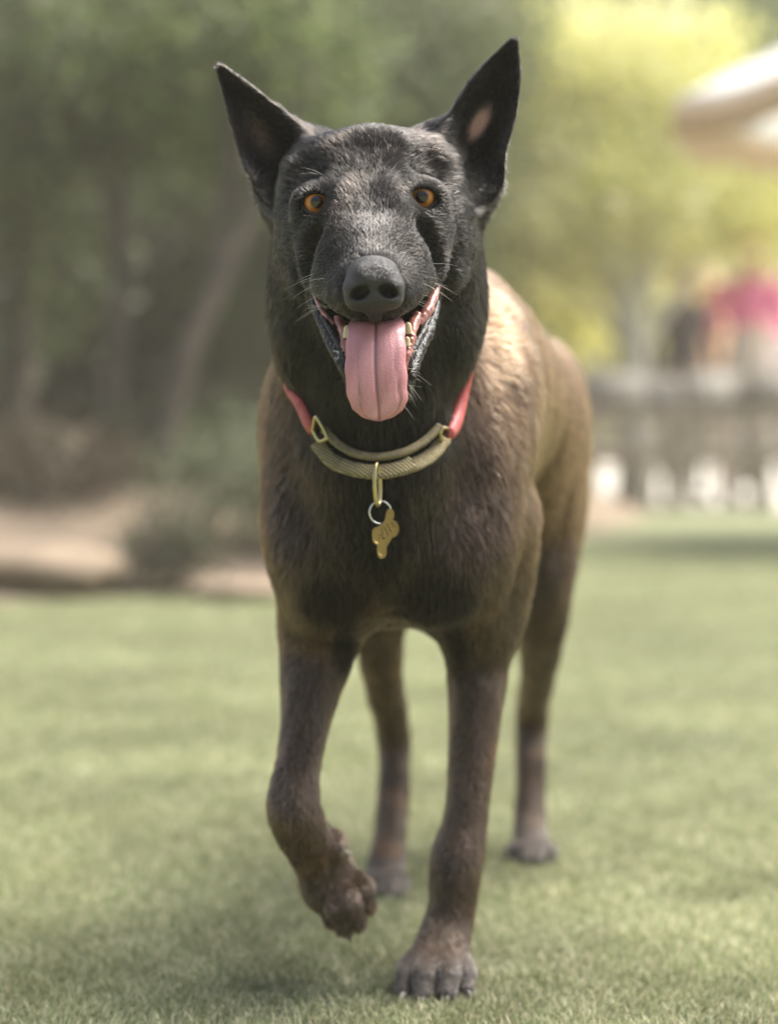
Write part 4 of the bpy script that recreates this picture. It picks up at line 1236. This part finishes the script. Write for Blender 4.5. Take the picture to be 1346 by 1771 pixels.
def fur_density(p):
    """hairs per square metre, and their length and radius"""
    u, v = img(p)
    headish = sstep(0.50, 0.56, p[:, 2]) * sstep(0.0, -0.06, p[:, 1])
    face = sstep(-0.08, -0.12, p[:, 1]) * headish
    dens = 4.0e5 + 0.55e6 * headish + 0.55e6 * face
    leng = 0.015 - 0.003 * headish - 0.0055 * face
    mz = face * sstep(-0.20, -0.24, p[:, 1])
    leng -= 0.0022 * mz
    legs = sstep(0.36, 0.30, p[:, 2])
    leng -= 0.007 * legs
    paw_ = sstep(0.06, 0.04, p[:, 2]); leng -= 0.0042 * paw_
    dens += 4e5 * legs
    # neck ruff is longer
    ruff = headish * (1 - face) * sstep(430, 520, v)
    leng += 0.008 * ruff
    ear_ = (v < 330) & ((u < 492) | (u > 806)) & (p[:, 1] < -0.02) & (p[:, 2] > 0.6)
    leng = np.where(ear_, 0.0050, leng)
    for pts_ in (((545, 250), (512, 285), (496, 320), (488, 355)), ((742, 240), (772, 270), (792, 305), (806, 350))):
        for a_, b_ in pts_:
            leng += 0.0062 * np.exp(-(((u - a_) / 15) ** 2 + ((v - b_) / 18) ** 2)) * (p[:, 1] < -0.07)
    # bare places
    for e, r in EYE:
        c = e - r * EYE_R + np.array([0, 0, -0.0005])
        d = np.sqrt(((p[:, 0] - c[0]) / 0.0100) ** 2 + ((p[:, 2] - c[2] + 0.002) / 0.0086) ** 2)
        dens = np.where((d < 1) & (p[:, 1] < -0.14), 0, dens)
        near = (d < 2.2) & (p[:, 1] < -0.14)
        leng = np.where(near, np.minimum(leng, 0.0030 + 0.0022 * np.clip(d - 1, 0, 1.5)), leng)
    nc = H(0, -150, -0.276)
    dn = np.sqrt(((p[:, 0] - nc[0]) / 0.0195) ** 2 + ((p[:, 2] - nc[2]) / 0.018) ** 2)
    dens = np.where((dn < 0.98) & (p[:, 1] < -0.24), 0, dens)
    leng = np.where((dn < 1.6) & (p[:, 1] < -0.24), np.minimum(leng, 0.0030 + 0.003 * np.clip(dn - 1, 0, 1)), leng)
    # mouth opening, between the upper lip line and the chin
    top = np.interp(u, [537, 560, 600, 650, 700, 730, 762], [503, 537, 553, 550, 553, 533, 496])
    wdt = np.interp(v, [495, 560, 640, 690], [112, 92, 54, 50])
    mo = (v > top + 3) & (v < 690) & (np.abs(u - (648 + (v - 500) * 0.02)) < wdt - 4) & (p[:, 1] < -0.125)
    dens = np.where(mo, 0, dens)
    pk = in_ear_pink(p)
    dens = dens * (1 - 0.85 * np.clip(pk * 1.4, 0, 1))
    return dens, leng

def sample(V, F, want, gen):
    tri = np.vstack([F[:, [0, 1, 2]], F[:, [0, 2, 3]]])
    a, b, c = V[tri[:, 0]], V[tri[:, 1]], V[tri[:, 2]]
    n = np.cross(b - a, c - a); ar = np.linalg.norm(n, axis=1) / 2
    dens, _ = fur_density((a + b + c) / 3)
    ex = ar * dens * want
    cnt = np.floor(ex + gen.random(len(ex))).astype(int)
    id_ = np.repeat(np.arange(len(tri)), cnt)
    r1 = gen.random(len(id_)); r2 = gen.random(len(id_))
    m = r1 + r2 > 1; r1[m] = 1 - r1[m]; r2[m] = 1 - r2[m]
    w0 = 1 - r1 - r2
    pos = a[id_] * w0[:, None] + b[id_] * r1[:, None] + c[id_] * r2[:, None]
    N = VN[tri[id_]]
    nn = N[:, 0] * w0[:, None] + N[:, 1] * r1[:, None] + N[:, 2] * r2[:, None]
    nn /= np.linalg.norm(nn, axis=1)[:, None] + 1e-12
    return pos, nn
VN = np.zeros_like(BV)
fn = np.cross(BV[BF[:, 2]] - BV[BF[:, 0]], BV[BF[:, 3]] - BV[BF[:, 1]])
for i in range(4): np.add.at(VN, BF[:, i], fn)
VN /= np.linalg.norm(VN, axis=1)[:, None] + 1e-12

def hair_obj(name, pts, rad, cols, mat, parent):
    """pts (N,K,3), rad (N,K), cols (N,3)"""
    N_, K = pts.shape[:2]
    hc = bpy.data.hair_curves.new(name)
    hc.add_curves([K] * N_)
    off = np.array(world_loc(parent))
    hc.attributes['position'].data.foreach_set('vector', (pts - off).astype(np.float32).ravel())
    ra = hc.attributes.get('radius') or hc.attributes.new('radius', 'FLOAT', 'POINT')
    ra.data.foreach_set('value', rad.astype(np.float32).ravel())
    ca = hc.attributes.new('col', 'FLOAT_COLOR', 'CURVE')
    c4 = np.ones((N_, 4), np.float32); c4[:, :3] = cols
    ca.data.foreach_set('color', c4.ravel())
    hc.materials.append(mat)
    o = bpy.data.objects.new(name, hc)
    col.objects.link(o)
    if parent: o.parent = parent
    return o

def fur_material():
    m = bpy.data.materials.new('dog_coat')
    m.use_nodes = True
    t = m.node_tree; t.nodes.clear()
    h = t.nodes.new('ShaderNodeBsdfHairPrincipled')
    h.model = 'CHIANG'
    h.parametrization = 'COLOR'
    a = t.nodes.new('ShaderNodeAttribute'); a.attribute_name = 'col'
    t.links.new(a.outputs['Color'], h.inputs['Color'])
    h.inputs['Roughness'].default_value = 0.22
    h.inputs['Radial Roughness'].default_value = 0.5
    h.inputs['Coat'].default_value = 0.0
    bwn = t.nodes.new('ShaderNodeRGBToBW'); mr = t.nodes.new('ShaderNodeMapRange')
    mr.inputs['From Min'].default_value = 0.002; mr.inputs['From Max'].default_value = 0.026
    mr.inputs['To Min'].default_value = 1.22; mr.inputs['To Max'].default_value = 1.50
    t.links.new(a.outputs['Color'], bwn.inputs[0]); t.links.new(bwn.outputs[0], mr.inputs['Value']); t.links.new(mr.outputs[0], h.inputs['IOR'])
    o = t.nodes.new('ShaderNodeOutputMaterial')
    t.links.new(h.outputs[0], o.inputs['Surface'])
    return m

if 'nofur' not in DEV:
    gen = np.random.default_rng(11)
    want = 0.35 if 'thin' in DEV else 1.0
    pos, nrm = sample(BV, BF, want, gen)
    _, leng = fur_density(pos)
    N_ = len(pos); print('hairs', N_)
    d = flow(pos)
    # locks: hairs of one lock share tone, lean and drift together towards its middle
    csz = 0.0024
    cell = np.floor(pos / csz + gen.uniform(-0.3, 0.3, (N_, 3))).astype(np.int64)
    hid = np.abs(cell[:, 0] * 73856093 ^ cell[:, 1] * 19349663 ^ cell[:, 2] * 83492791) % 65521
    lock_t = np.exp(gen.normal(0, 0.50, 65521))[hid] ** np.where(leng < 0.011, 0.6, 1.0)
    lock_d = gen.normal(0, 0.20, (65521, 3))[hid]
    lock_l = gen.normal(0, 0.08, 65521)[hid]
    ctr = (cell + 0.5) * csz - pos
    # tufts: neighbouring hairs lean the same way
    jit = np.stack([noise(pos, 420, k) for k in (0, 1, 2)], 1) * 0.22 + np.stack([noise(pos, 1300, k) for k in (2, 3, 4)], 1) * 0.16 + gen.normal(0, 0.08, (N_, 3)) + lock_d
    short = np.clip((0.0065 - leng) / 0.003, 0, 1)
    for e, r in EYE:
        c = e - r * EYE_R
        q = pos - c; rad_ = np.linalg.norm(q * np.array([1, 0.4, 1]), axis=1)
        wgt = np.where(pos[:, 1] < -0.13, sstep(0.024, 0.013, rad_), 0)
        q = q / (np.linalg.norm(q, axis=1)[:, None] + 1e-9)
        d = d * (1 - wgt[:, None] * .8) + (q + np.array([0, 0.3, 0])) * wgt[:, None] * .8
    d = d + jit
    d -= nrm * np.sum(d * nrm, 1)[:, None]
    d /= np.linalg.norm(d, axis=1)[:, None] + 1e-9
    lift = 0.21 + 0.06 * noise(pos, 600, 3) + gen.uniform(-0.08, 0.12, N_) + lock_l
    lift = np.clip(lift + 0.13 * short, 0.10, 0.8)
    L_ = leng * gen.uniform(0.65, 1.15, N_)
    K = 4
    pts = np.zeros((N_, K, 3))
    for i in range(K):
        f = i / (K - 1)
        up = lift * (f - 0.42 * f * f)
        pts[:, i] = pos - nrm * 0.0003 + d * (L_ * f)[:, None] + nrm * (L_ * up)[:, None] + (ctr - nrm * np.sum(ctr * nrm, 1)[:, None]) * (0.75 * f)
    r0 = np.where(leng < 0.011, 0.000140, 0.00018) * gen.uniform(0.8, 1.25, N_) * (1.0 if want == 1.0 else 1.6)
    rad = r0[:, None] * np.array([1.0, 0.9, 0.65, 0.12])[None]
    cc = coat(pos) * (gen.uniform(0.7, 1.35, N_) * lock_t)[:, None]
    pale = gen.random(N_) < np.where(leng < 0.0085, 0.010, 0.03)
    cc[pale] = cc[pale] * 2.0 + 0.02
    cc = mix(cc, np.array([0.58, 0.44, 0.38]), np.clip(in_ear_pink(pos) * 1.2, 0, 1))
    fur = hair_obj('fur', pts, rad, np.clip(cc, 0.003, 0.9), fur_material(), body)
    tag(fur, kind='stuff')

    # whiskers and long brow hairs
    wp, wr, wc = [], [], []
    def whisker(root, dirn, L_, sag=0.25, r=0.00017):
        root = np.array(root, float); dirn = np.array(dirn, float); dirn /= np.linalg.norm(dirn)
        wp.append([root + dirn * L_ * f + np.array([0, 0, -1]) * sag * L_ * f * f for f in np.linspace(0, 1, 6)])
        wr.append(r * np.array([1, .95, .8, .6, .4, .15])); wc.append((0.62, 0.58, 0.52))
    for s in (-1, 1):
        for k in range(16):
            u_ = gen.uniform(48, 86); v_ = -gen.uniform(120, 190)
            whisker(H(s * u_, v_, -0.245 + (u_ - 48) * 0.0012), (s * gen.uniform(.6, 1.1), -gen.uniform(-0.1, .5), gen.uniform(-.35, .25)), gen.uniform(0.012, 0.034))
        for k in range(2):
            whisker(H(s * gen.uniform(75, 95), gen.uniform(42, 52), -0.180), (s * gen.uniform(.5, 1.0), -0.5, gen.uniform(.2, .6)), gen.uniform(0.016, 0.026), r=0.0001)
        for k in range(2):
            whisker(H(s * gen.uniform(96, 106), -gen.uniform(70, 100), -0.185), (s * 1.0, -0.5, gen.uniform(-.2, .4)), gen.uniform(0.012, 0.022))
    for k in range(34):
        v_ = gen.uniform(285, 345)
        whisker(H(gen.uniform(36, 62) - (v_ - 285) * 0.35, -v_, -0.232), (gen.uniform(.3, 1.1), -gen.uniform(0, .3), gen.uniform(-.7, .15)), gen.uniform(0.004, 0.012) if k > 7 else gen.uniform(.015, .026), 0.2, 0.00012)
    wm = M('whisker_hair', (0.5, 0.47, 0.42), 0.4)
    t = wm.node_tree; a = t.nodes.new('ShaderNodeAttribute'); a.attribute_name = 'col'
    t.links.new(a.outputs['Color'], t.nodes['Principled BSDF'].inputs['Base Color'])
    hair_obj('whiskers', np.array(wp), np.array(wr), np.array(wc), wm, dog)

# ------------------------------------------------------------------ collar (worn by the dog, a thing of its own)
collar = empty('dog_collar', tuple(P(655, 800, -0.09)))
tag(collar, 'olive webbing dog collar with red sleeves and a brass tag, worn by the dog', 'dog collar')
web_m = M('olive_webbing', (0.20, 0.17, 0.08), 0.8)
t = web_m.node_tree; tc = t.nodes.new('ShaderNodeTexCoord'); wv = t.nodes.new('ShaderNodeTexWave'); wv.inputs['Scale'].default_value = 150
wv.bands_direction = 'DIAGONAL'; wv.inputs['Distortion'].default_value = 2.0; wv.inputs['Detail Scale'].default_value = 3
cr = t.nodes.new('ShaderNodeValToRGB'); cr.color_ramp.elements[0].color = (0.26, 0.21, 0.10, 1); cr.color_ramp.elements[1].color = (0.52, 0.43, 0.25, 1)
bp = t.nodes.new('ShaderNodeBump'); bp.inputs['Strength'].default_value = 1.0; bp.inputs['Distance'].default_value = 0.003
t.links.new(tc.outputs['Object'], wv.inputs['Vector']); t.links.new(wv.outputs['Color'], cr.inputs[0]); t.links.new(cr.outputs[0], t.nodes['Principled BSDF'].inputs['Base Color'])
t.links.new(wv.outputs['Fac'], bp.inputs['Height']); t.links.new(bp.outputs[0], t.nodes['Principled BSDF'].inputs['Normal'])
dark_web = noisy(M('inner_webbing', rough=0.75), (0.13, 0.105, 0.055), (0.21, 0.17, 0.09), scale=300, bump=0.4, bscale=900, bdist=0.0006)
red_m = noisy(M('red_cord', rough=0.5), (0.36, 0.062, 0.060), (0.47, 0.11, 0.10), scale=120, bump=0.3, bscale=900, bdist=0.0006)
brass_m = M('brass', (0.48, 0.40, 0.20), 0.30, Metallic=1.0)
gold_m = M('gold_tag_metal', (0.36, 0.25, 0.10), 0.42, Metallic=1.0)
steel_m = M('steel', (0.62, 0.60, 0.57), 0.22, Metallic=1.0)
def on(rows, off):
    return [(r[0], r[1], surf(r[0], r[1]) - off) + tuple(r[3:]) for r in rows]
def band(rows, name, mat, width, thick, n=80, tilt=(0, -0.75, 0.65)):
    """flat strap; rows px,py,Y"""
    q = spline(np.array([P(*r_) for r_ in rows]), n)
    T, N, B_ = frames(q)
    V = []
    tn = np.array(tilt); tn = tn / np.linalg.norm(tn)
    for i in range(n):
        nn = tn - T[i] * (tn @ T[i]); nn /= np.linalg.norm(nn)
        bb = np.cross(T[i], nn)
        wd = width / 2 * (1 + 0.03 * math.sin(i * .9))
        sec = [(-wd, -thick / 2), (-wd * .96, thick / 2), (-wd * .5, thick * .6), (0, thick * .62), (wd * .5, thick * .6), (wd * .96, thick / 2), (wd, -thick / 2), (0, -thick / 2)]
        for a_, b_ in sec: V.append(q[i] + bb * a_ + nn * b_)
    m_ = 8
    F = [(i * m_ + j, i * m_ + (j + 1) % m_, (i + 1) * m_ + (j + 1) % m_, (i + 1) * m_ + j) for i in range(n - 1) for j in range(m_)]
    F += [tuple(range(m_))[::-1], tuple((n - 1) * m_ + k for k in range(m_))]
    return mesh_obj(name, V, F, mat, collar)
band(on([(548, 766, 0), (575, 797, 0), (612, 811, 0), (655, 816, 0), (705, 807, 0), (745, 788, 0), (770, 758, 0)], 0.0085), 'webbing_band', web_m, 0.0118, 0.0035, tilt=(0, -0.9, 0.35))
band(on([(588, 804, 0), (620, 813, 0), (655, 816, 0), (690, 810, 0), (714, 800, 0)], 0.0125), 'webbing_overlap', web_m, 0.0120, 0.0030, 40, tilt=(0, -0.9, 0.35))
band(on([(560, 742, 0), (585, 768, 0), (617, 785, 0), (655, 790, 0), (698, 782, 0), (735, 762, 0), (762, 736, 0)], 0.0065), 'inner_band', dark_web, 0.0066, 0.0030)
# red sleeves
for rows in ([(485, 630, 0.015, 4.4), (495, 655, 0.004, 4.8), (503, 676, -0.014, 5.0), (520, 700, -0.030, 5.6), (533, 728, -0.046, 6.0), (542, 748, -0.056, 4.2)],
             [(812, 640, 0.010, 4.4), (805, 668, -0.010, 5.0), (797, 697, -0.030, 6.2), (788, 725, -0.044, 7.6), (781, 742, -0.052, 7.2), (777, 750, -0.056, 4.4)]):
    rows2 = on(rows, 0.0075); k_ = np.arange(len(rows2))
    yf = np.polyval(np.polyfit(k_, [r_[2] for r_ in rows2], 2), k_)
    q = spline(np.array([list(P(r_[0], r_[1], y_)) + [r_[3] * 1.22 / 1000] for r_, y_ in zip(rows2, yf)]), 50)
    mesh_obj('red_sleeve', *tube(q[:, :3], q[:, 3], 18, flat=0.75, nvec=(0, -1, 0.3)), red_m, collar)
# cord that passes behind the neck
ring_c = [(485, 632, 0.012), (482, 590, 0.045), (500, 540, 0.085), (560, 500, 0.115), (650, 485, 0.125), (740, 500, 0.115), (800, 545, 0.085), (820, 595, 0.045), (812, 642, 0.008)]
NECK_G = build_grid((-0.16, -0.16, 0.30), (0.20, 0.22, 0.70), 0.004, prims[N0:N1])
def field(p):
    i = np.clip(np.round((p - NECK_G.lo) / NECK_G.h).astype(int), 0, NECK_G.n - 1)
    return NECK_G.f[tuple(i)]
def hug(p, d):
    a_ = P(651, 520, -0.035); b_ = np.array([0.0, 0.11, 0.50]); ab = b_ - a_
    c_ = a_ + ab * np.clip((p - a_) @ ab / (ab @ ab), 0, 1)
    v_ = p - c_; L_ = np.linalg.norm(v_); v_ /= L_
    t_ = 0.02
    while t_ < 0.16 and field(c_ + v_ * t_) < 0: t_ += 0.001
    return c_ + v_ * (t_ + d)
q = spline(np.array([P(*r_) for r_ in ring_c]), 60)
q = np.array([hug(p_, 0.004) for p_ in q])
for _ in range(6): q[1:-1] = (q[:-2] + q[1:-1] + q[2:]) / 3
mesh_obj('neck_cord', *tube(q, 0.0045, 12), red_m, collar)
# brass rectangular loops where cord meets webbing
def loop(pts, r, name, mat):
    q = np.array([P(*p_) for p_ in on(pts, 0.010)])
    q2 = spline(np.vstack([q, q[:1]]), 48)[:-1]
    mesh_obj(name, *tube(q2, r, 10, closed=True, nvec=(0, -1, 0.1)), mat, collar)
loop([(541, 744, -0.060), (546, 722, -0.060), (552, 728, -0.063), (565, 752, -0.068), (563, 760, -0.070), (552, 762, -0.066)], 0.0018, 'brass_loop', brass_m)
loop([(782, 747, -0.060), (777, 760, -0.064), (768, 768, -0.068), (764, 762, -0.068), (762, 745, -0.062), (770, 740, -0.058)], 0.0018, 'brass_loop', brass_m)
# long brass ring hanging from the band, steel split ring and the engraved tag
yc_ = surf(655, 880) - 0.012
rc = P(653, 838, min(yc_, surf(655, 812) - 0.016))
pts = [rc + np.array([0.0022 * math.cos(a) * 1.0 + 0.004 * -math.sin(a) * 0.12, 0.007 * math.cos(a), 0.0170 * math.sin(a)]) for a in np.linspace(0, 2 * np.pi, 48, endpoint=False)]
mesh_obj('brass_ring', *tube(pts, 0.0016, 10, closed=True, nvec=(1, 0, 0)), brass_m, collar)
sc_c = P(658, 886, yc_ - 0.006)
rings = []
for k, off in ((0, 0.0), (1, 0.0011)):
    pts = [sc_c + np.array([0.0088 * math.cos(a), 0.0020 * math.cos(a) - off, 0.0093 * math.sin(a)]) for a in np.linspace(0, 2 * np.pi, 48, endpoint=False)]
    rings.append(tube(pts, 0.0008, 8, closed=True, nvec=(0, -1, 0)))
mesh_obj('split_ring', *join(rings), steel_m, collar)
# tag: outline in photo px, extruded 1.6 mm with a raised rim
out = [(676, 880), (681, 884), (682, 893), (680, 899), (686, 903), (690, 912), (689, 921), (684, 928), (679, 930), (674, 938), (669, 946), (669, 957), (665, 964), (659, 966), (654, 961), (652, 951), (652, 943), (646, 938), (644, 929), (644, 917), (649, 912), (656, 909), (662, 904), (666, 897), (668, 886), (671, 881)]
q = spline(np.array([P(a, b, yc_ - 0.009) for a, b in out + out[:1]]), 120)[:-1]
cc_ = q.mean(0)
n_ = len(q)
V = []
for f, dy in ((1.0, 0.0008), (1.0, -0.0008), (0.90, -0.0010), (0.84, -0.0003)):
    V += [cc_ + (p - cc_) * f + np.array([0, dy + 0.10 * (p[0] - cc_[0]), 0]) for p in q]
F = [(k * n_ + i, k * n_ + (i + 1) % n_, (k + 1) * n_ + (i + 1) % n_, (k + 1) * n_ + i) for k in range(3) for i in range(n_)]
V.append(cc_ + np.array([0, -0.0003, 0])); F += [(3 * n_ + i, 3 * n_ + (i + 1) % n_, 4 * n_) for i in range(n_)]
V.append(cc_ + np.array([0, 0.0008, 0])); F += [((i + 1) % n_, i, 4 * n_ + 1) for i in range(n_)]
tg = mesh_obj('engraved_tag', V, F, gold_m, collar, smooth=False)
eng = []
for x0, y0, x1, y1 in ((669, 906, 677, 920), (664, 911, 672, 926), (660, 914, 662, 932), (662, 932, 668, 930), (655, 918, 656, 934), (656, 926, 660, 925), (676, 903, 682, 912)):
    eng.append(tube([P(x0, y0, yc_ - 0.0096), P((x0 + x1) / 2 + .5, (y0 + y1) / 2, yc_ - 0.0096), P(x1, y1, yc_ - 0.0096)], 0.0004, 6))
mesh_obj('engraving', *join(eng), M('engraved_line', (0.10, 0.06, 0.02), 0.5, Metallic=0.6), tg)

# ------------------------------------------------------------------ people beyond the rail (far out of focus)
skin_c = np.array([0.55, 0.34, 0.25])
cloth_m = attr_mat('skin_and_clothes', rough=0.75, spec=0.2)
def person(label, x, y, rz, shirt, trousers, hair, sleeve_long=True, arms='down', hgt=1.72, wz=.98):
    """local frame: faces -y, feet on the ground; rotated by rz"""
    k_ = hgt / 1.72
    J = lambda *a: np.array(a, float) * k_
    pr = [ell(J(0, 0.01, 1.60), (.075 * k_, .095 * k_, .110 * k_), k=.02), cone(J(0, 0.02, 1.40), J(0, 0.01, 1.53), .052, .050, .02),
          ell(J(0, 0.0, 1.56), (.062, .080, .07), k=.02), ell(J(0, -0.088, 1.585), (.013, .018, .022), k=.012),
          ell(J(-.075, .015, 1.60), (.012, .018, .03), k=.006), ell(J(.075, .015, 1.60), (.012, .018, .03), k=.006),
          ell(J(0, 0.02, 1.24), (.165 * k_, .105 * k_, .19 * k_), k=.05), ell(J(0, 0.02, 1.36), (.19 * k_, .085 * k_, .07 * k_), k=.05),
          ell(J(0, 0.02, 1.02), (.150 * k_, .105 * k_, .13 * k_), k=.05), ell(J(0, 0.03, 0.92), (.165 * k_, .12 * k_, .10 * k_), k=.05)]
    for s in (-1, 1):
        pr += chain([(J(.09 * s, .02, .90), .088), (J(.10 * s, .0, .50), .056), (J(.105 * s, .03, .30), .055), (J(.105 * s, .04, .09), .036)], k=.03)
        pr += chain([(J(.105 * s, .04, .06), .038), (J(.112 * s, -.06, .045), .038), (J(.118 * s, -.15, .035), .028)], k=.02)
        if arms == 'down':
            ar = [(J(.19 * s, .02, 1.37), .050), (J(.235 * s, .03, 1.12), .040), (J(.25 * s, -.02, .90), .027)]
        else:
            ar = [(J(.19 * s, .02, 1.37), .050), (J(.235 * s, .00, 1.12), .040), (J(.14 * s, -.22, 1.12), .028)]
        pr += chain(ar, k=.02)
    g = Grid((-.42, -.36, -.02), (.42, .24, 1.80 * k_), 0.011)
    for p in pr: g.apply(p)
    V, F = g.mesh()
    F = [tuple(f) for f in F]
    hands = []
    for s in (-1, 1):
        w = J(.25 * s, -.02, .90) if arms == 'down' else J(.14 * s, -.22, 1.12)
        d = np.array([0, -.15, -1.0]) if arms == 'down' else np.array([-.45 * s, -.9, 0.0])
        d = d / np.linalg.norm(d); sd_ = np.array([0, 1, -.15]) if arms == 'down' else np.array([0, 0, 1.0])
        sd_ = sd_ - d * (sd_ @ d); sd_ /= np.linalg.norm(sd_); nn = np.cross(d, sd_)
        hands.append(tube([w - d * .01, w + d * .04, w + d * .095], [.026, .036, .032], 12, flat=.45, nvec=sd_))
        for q in range(4):
            r_ = w + d * .088 + sd_ * (-.027 + .018 * q)
            L_ = (.062, .074, .070, .054)[q]
            hands.append(tube(spline([r_, r_ + d * L_ * .5, r_ + d * L_ * .85 + nn * -.014 * s], 7), np.linspace(.0088, .0062, 7), 7))
        r_ = w + d * .035 - sd_ * .030
        hands.append(tube(spline([r_, r_ + d * .03 - sd_ * .022, r_ + d * .062 - sd_ * .030], 7), np.linspace(.0115, .0075, 7), 7))
    V, F = join([(V, F)] + hands)
    z = V[:, 2] / k_; ax = np.abs(V[:, 0]) / k_
    C = np.tile(skin_c, (len(V), 1))
    C[(z < 1.43) & (z > wz)] = shirt
    C[(z <= wz + .01)] = trousers
    armz = (ax > .165) & (z > .83) & (z < 1.43)
    lim = .93 if sleeve_long else 1.20
    C[armz & (z > lim)] = shirt
    C[armz & (z <= lim)] = skin_c
    if arms != 'down':
        C[(V[:, 1] < -.10) & (z > 1.05) & (z < 1.2)] = shirt if sleeve_long else skin_c
        C[(V[:, 1] < -.21) & (z > 1.05) & (z < 1.2)] = skin_c
    C[z < .085] = (0.06, 0.055, 0.05)
    c, s_ = math.cos(rz), math.sin(rz)
    root = empty('person', (x, y, 0)); root.rotation_euler = (0, 0, rz)
    tag(root, label, 'person')
    off = np.array([x, y, 0])
    mesh_obj('body', V + off, F, cloth_m, root, attrs={'col': C})
    hg = Grid((-.13, -.13, 1.40 * k_), (.13, .16, 1.78 * k_), 0.008)
    for p in (ell(J(0, .025, 1.625), (.086, .098, .105), k=.01), ell(J(0, .07, 1.54), (.075, .055, .12), k=.03), ell(J(0, -.075, 1.56), (.072, .07, .085), k=.02, op='cut')): hg.apply(p)
    HV, HF = hg.mesh()
    HV = HV + 0.003 * np.stack([noise(HV, 60, 1), noise(HV, 60, 2), 0 * HV[:, 0]], 1)
    mesh_obj('hair', HV + off, HF, noisy(M('hair', hair, 0.6), tuple(np.array(hair) * .7), tuple(np.array(hair) * 1.2), scale=40), root)
    # simple face: eyes and mouth set into the head
    for s in (-1, 1):
        v, f = tube([J(.03 * s - .012, -.082, 1.612), J(.03 * s, -.087, 1.614), J(.03 * s + .012, -.082, 1.612)], [.003, .006, .003], 8)
        mesh_obj('eye', v + off, f, M('eye', (0.05, 0.035, 0.03), 0.2), root)
    v, f = tube([J(-.022, -.078, 1.535), J(0, -.086, 1.533), J(.022, -.078, 1.535)], [.003, .006, .003], 8)
    mesh_obj('mouth', v + off, f, M('lips', (0.42, 0.16, 0.14), 0.5), root)
for lb, px, D, rz, sh, tr_, ha, lg, ar, hg_, wz_ in (
        ('person in a dark charcoal shirt standing behind the rail', 1183, 15.2, 0.3, (0.085, 0.075, 0.08), (0.20, 0.17, 0.14), (0.42, 0.25, 0.12), True, 'down', 1.76, .98),
        ('person in a bright pink top, arms folded forward, at the right edge', 1295, 14.6, -0.4, (0.92, 0.24, 0.42), (0.74, 0.66, 0.58), (0.50, 0.32, 0.18), True, 'fwd', 1.90, 1.11),
        ('person in a peach top with fair hair standing between the charcoal and pink tops', 1228, 16.4, 0.1, (0.72, 0.46, 0.30), (0.36, 0.30, 0.26), (0.62, 0.42, 0.20), False, 'down', 1.78, .98),
        ('person in a pale grey shirt standing behind the pink top', 1335, 16.8, -0.2, (0.50, 0.46, 0.47), (0.16, 0.15, 0.17), (0.30, 0.20, 0.14), False, 'down', 1.84, .98)):
    c = W(px, 800, D); person(lb, c[0], c[1], rz, sh, tr_, ha, lg, ar, hg_, wz_)

# ------------------------------------------------------------------ haze volume added to veil and brighten the background
if 'nohaze' not in DEV:
    v, f = box(0, 58, 10.0, 120, 130, 23)
    hz = bpy.data.materials.new('added_haze'); hz.use_nodes = True
    t = hz.node_tree; t.nodes.clear()
    pv = t.nodes.new('ShaderNodeVolumePrincipled'); pv.inputs['Density'].default_value = 0.0042; pv.inputs['Color'].default_value = (0.95, 0.90, 0.78, 1)
    pv.inputs['Anisotropy'].default_value = 0.2
    o = t.nodes.new('ShaderNodeOutputMaterial'); t.links.new(pv.outputs[0], o.inputs['Volume'])
    tag(mesh_obj('haze', v, f, hz, smooth=False), kind='stuff')
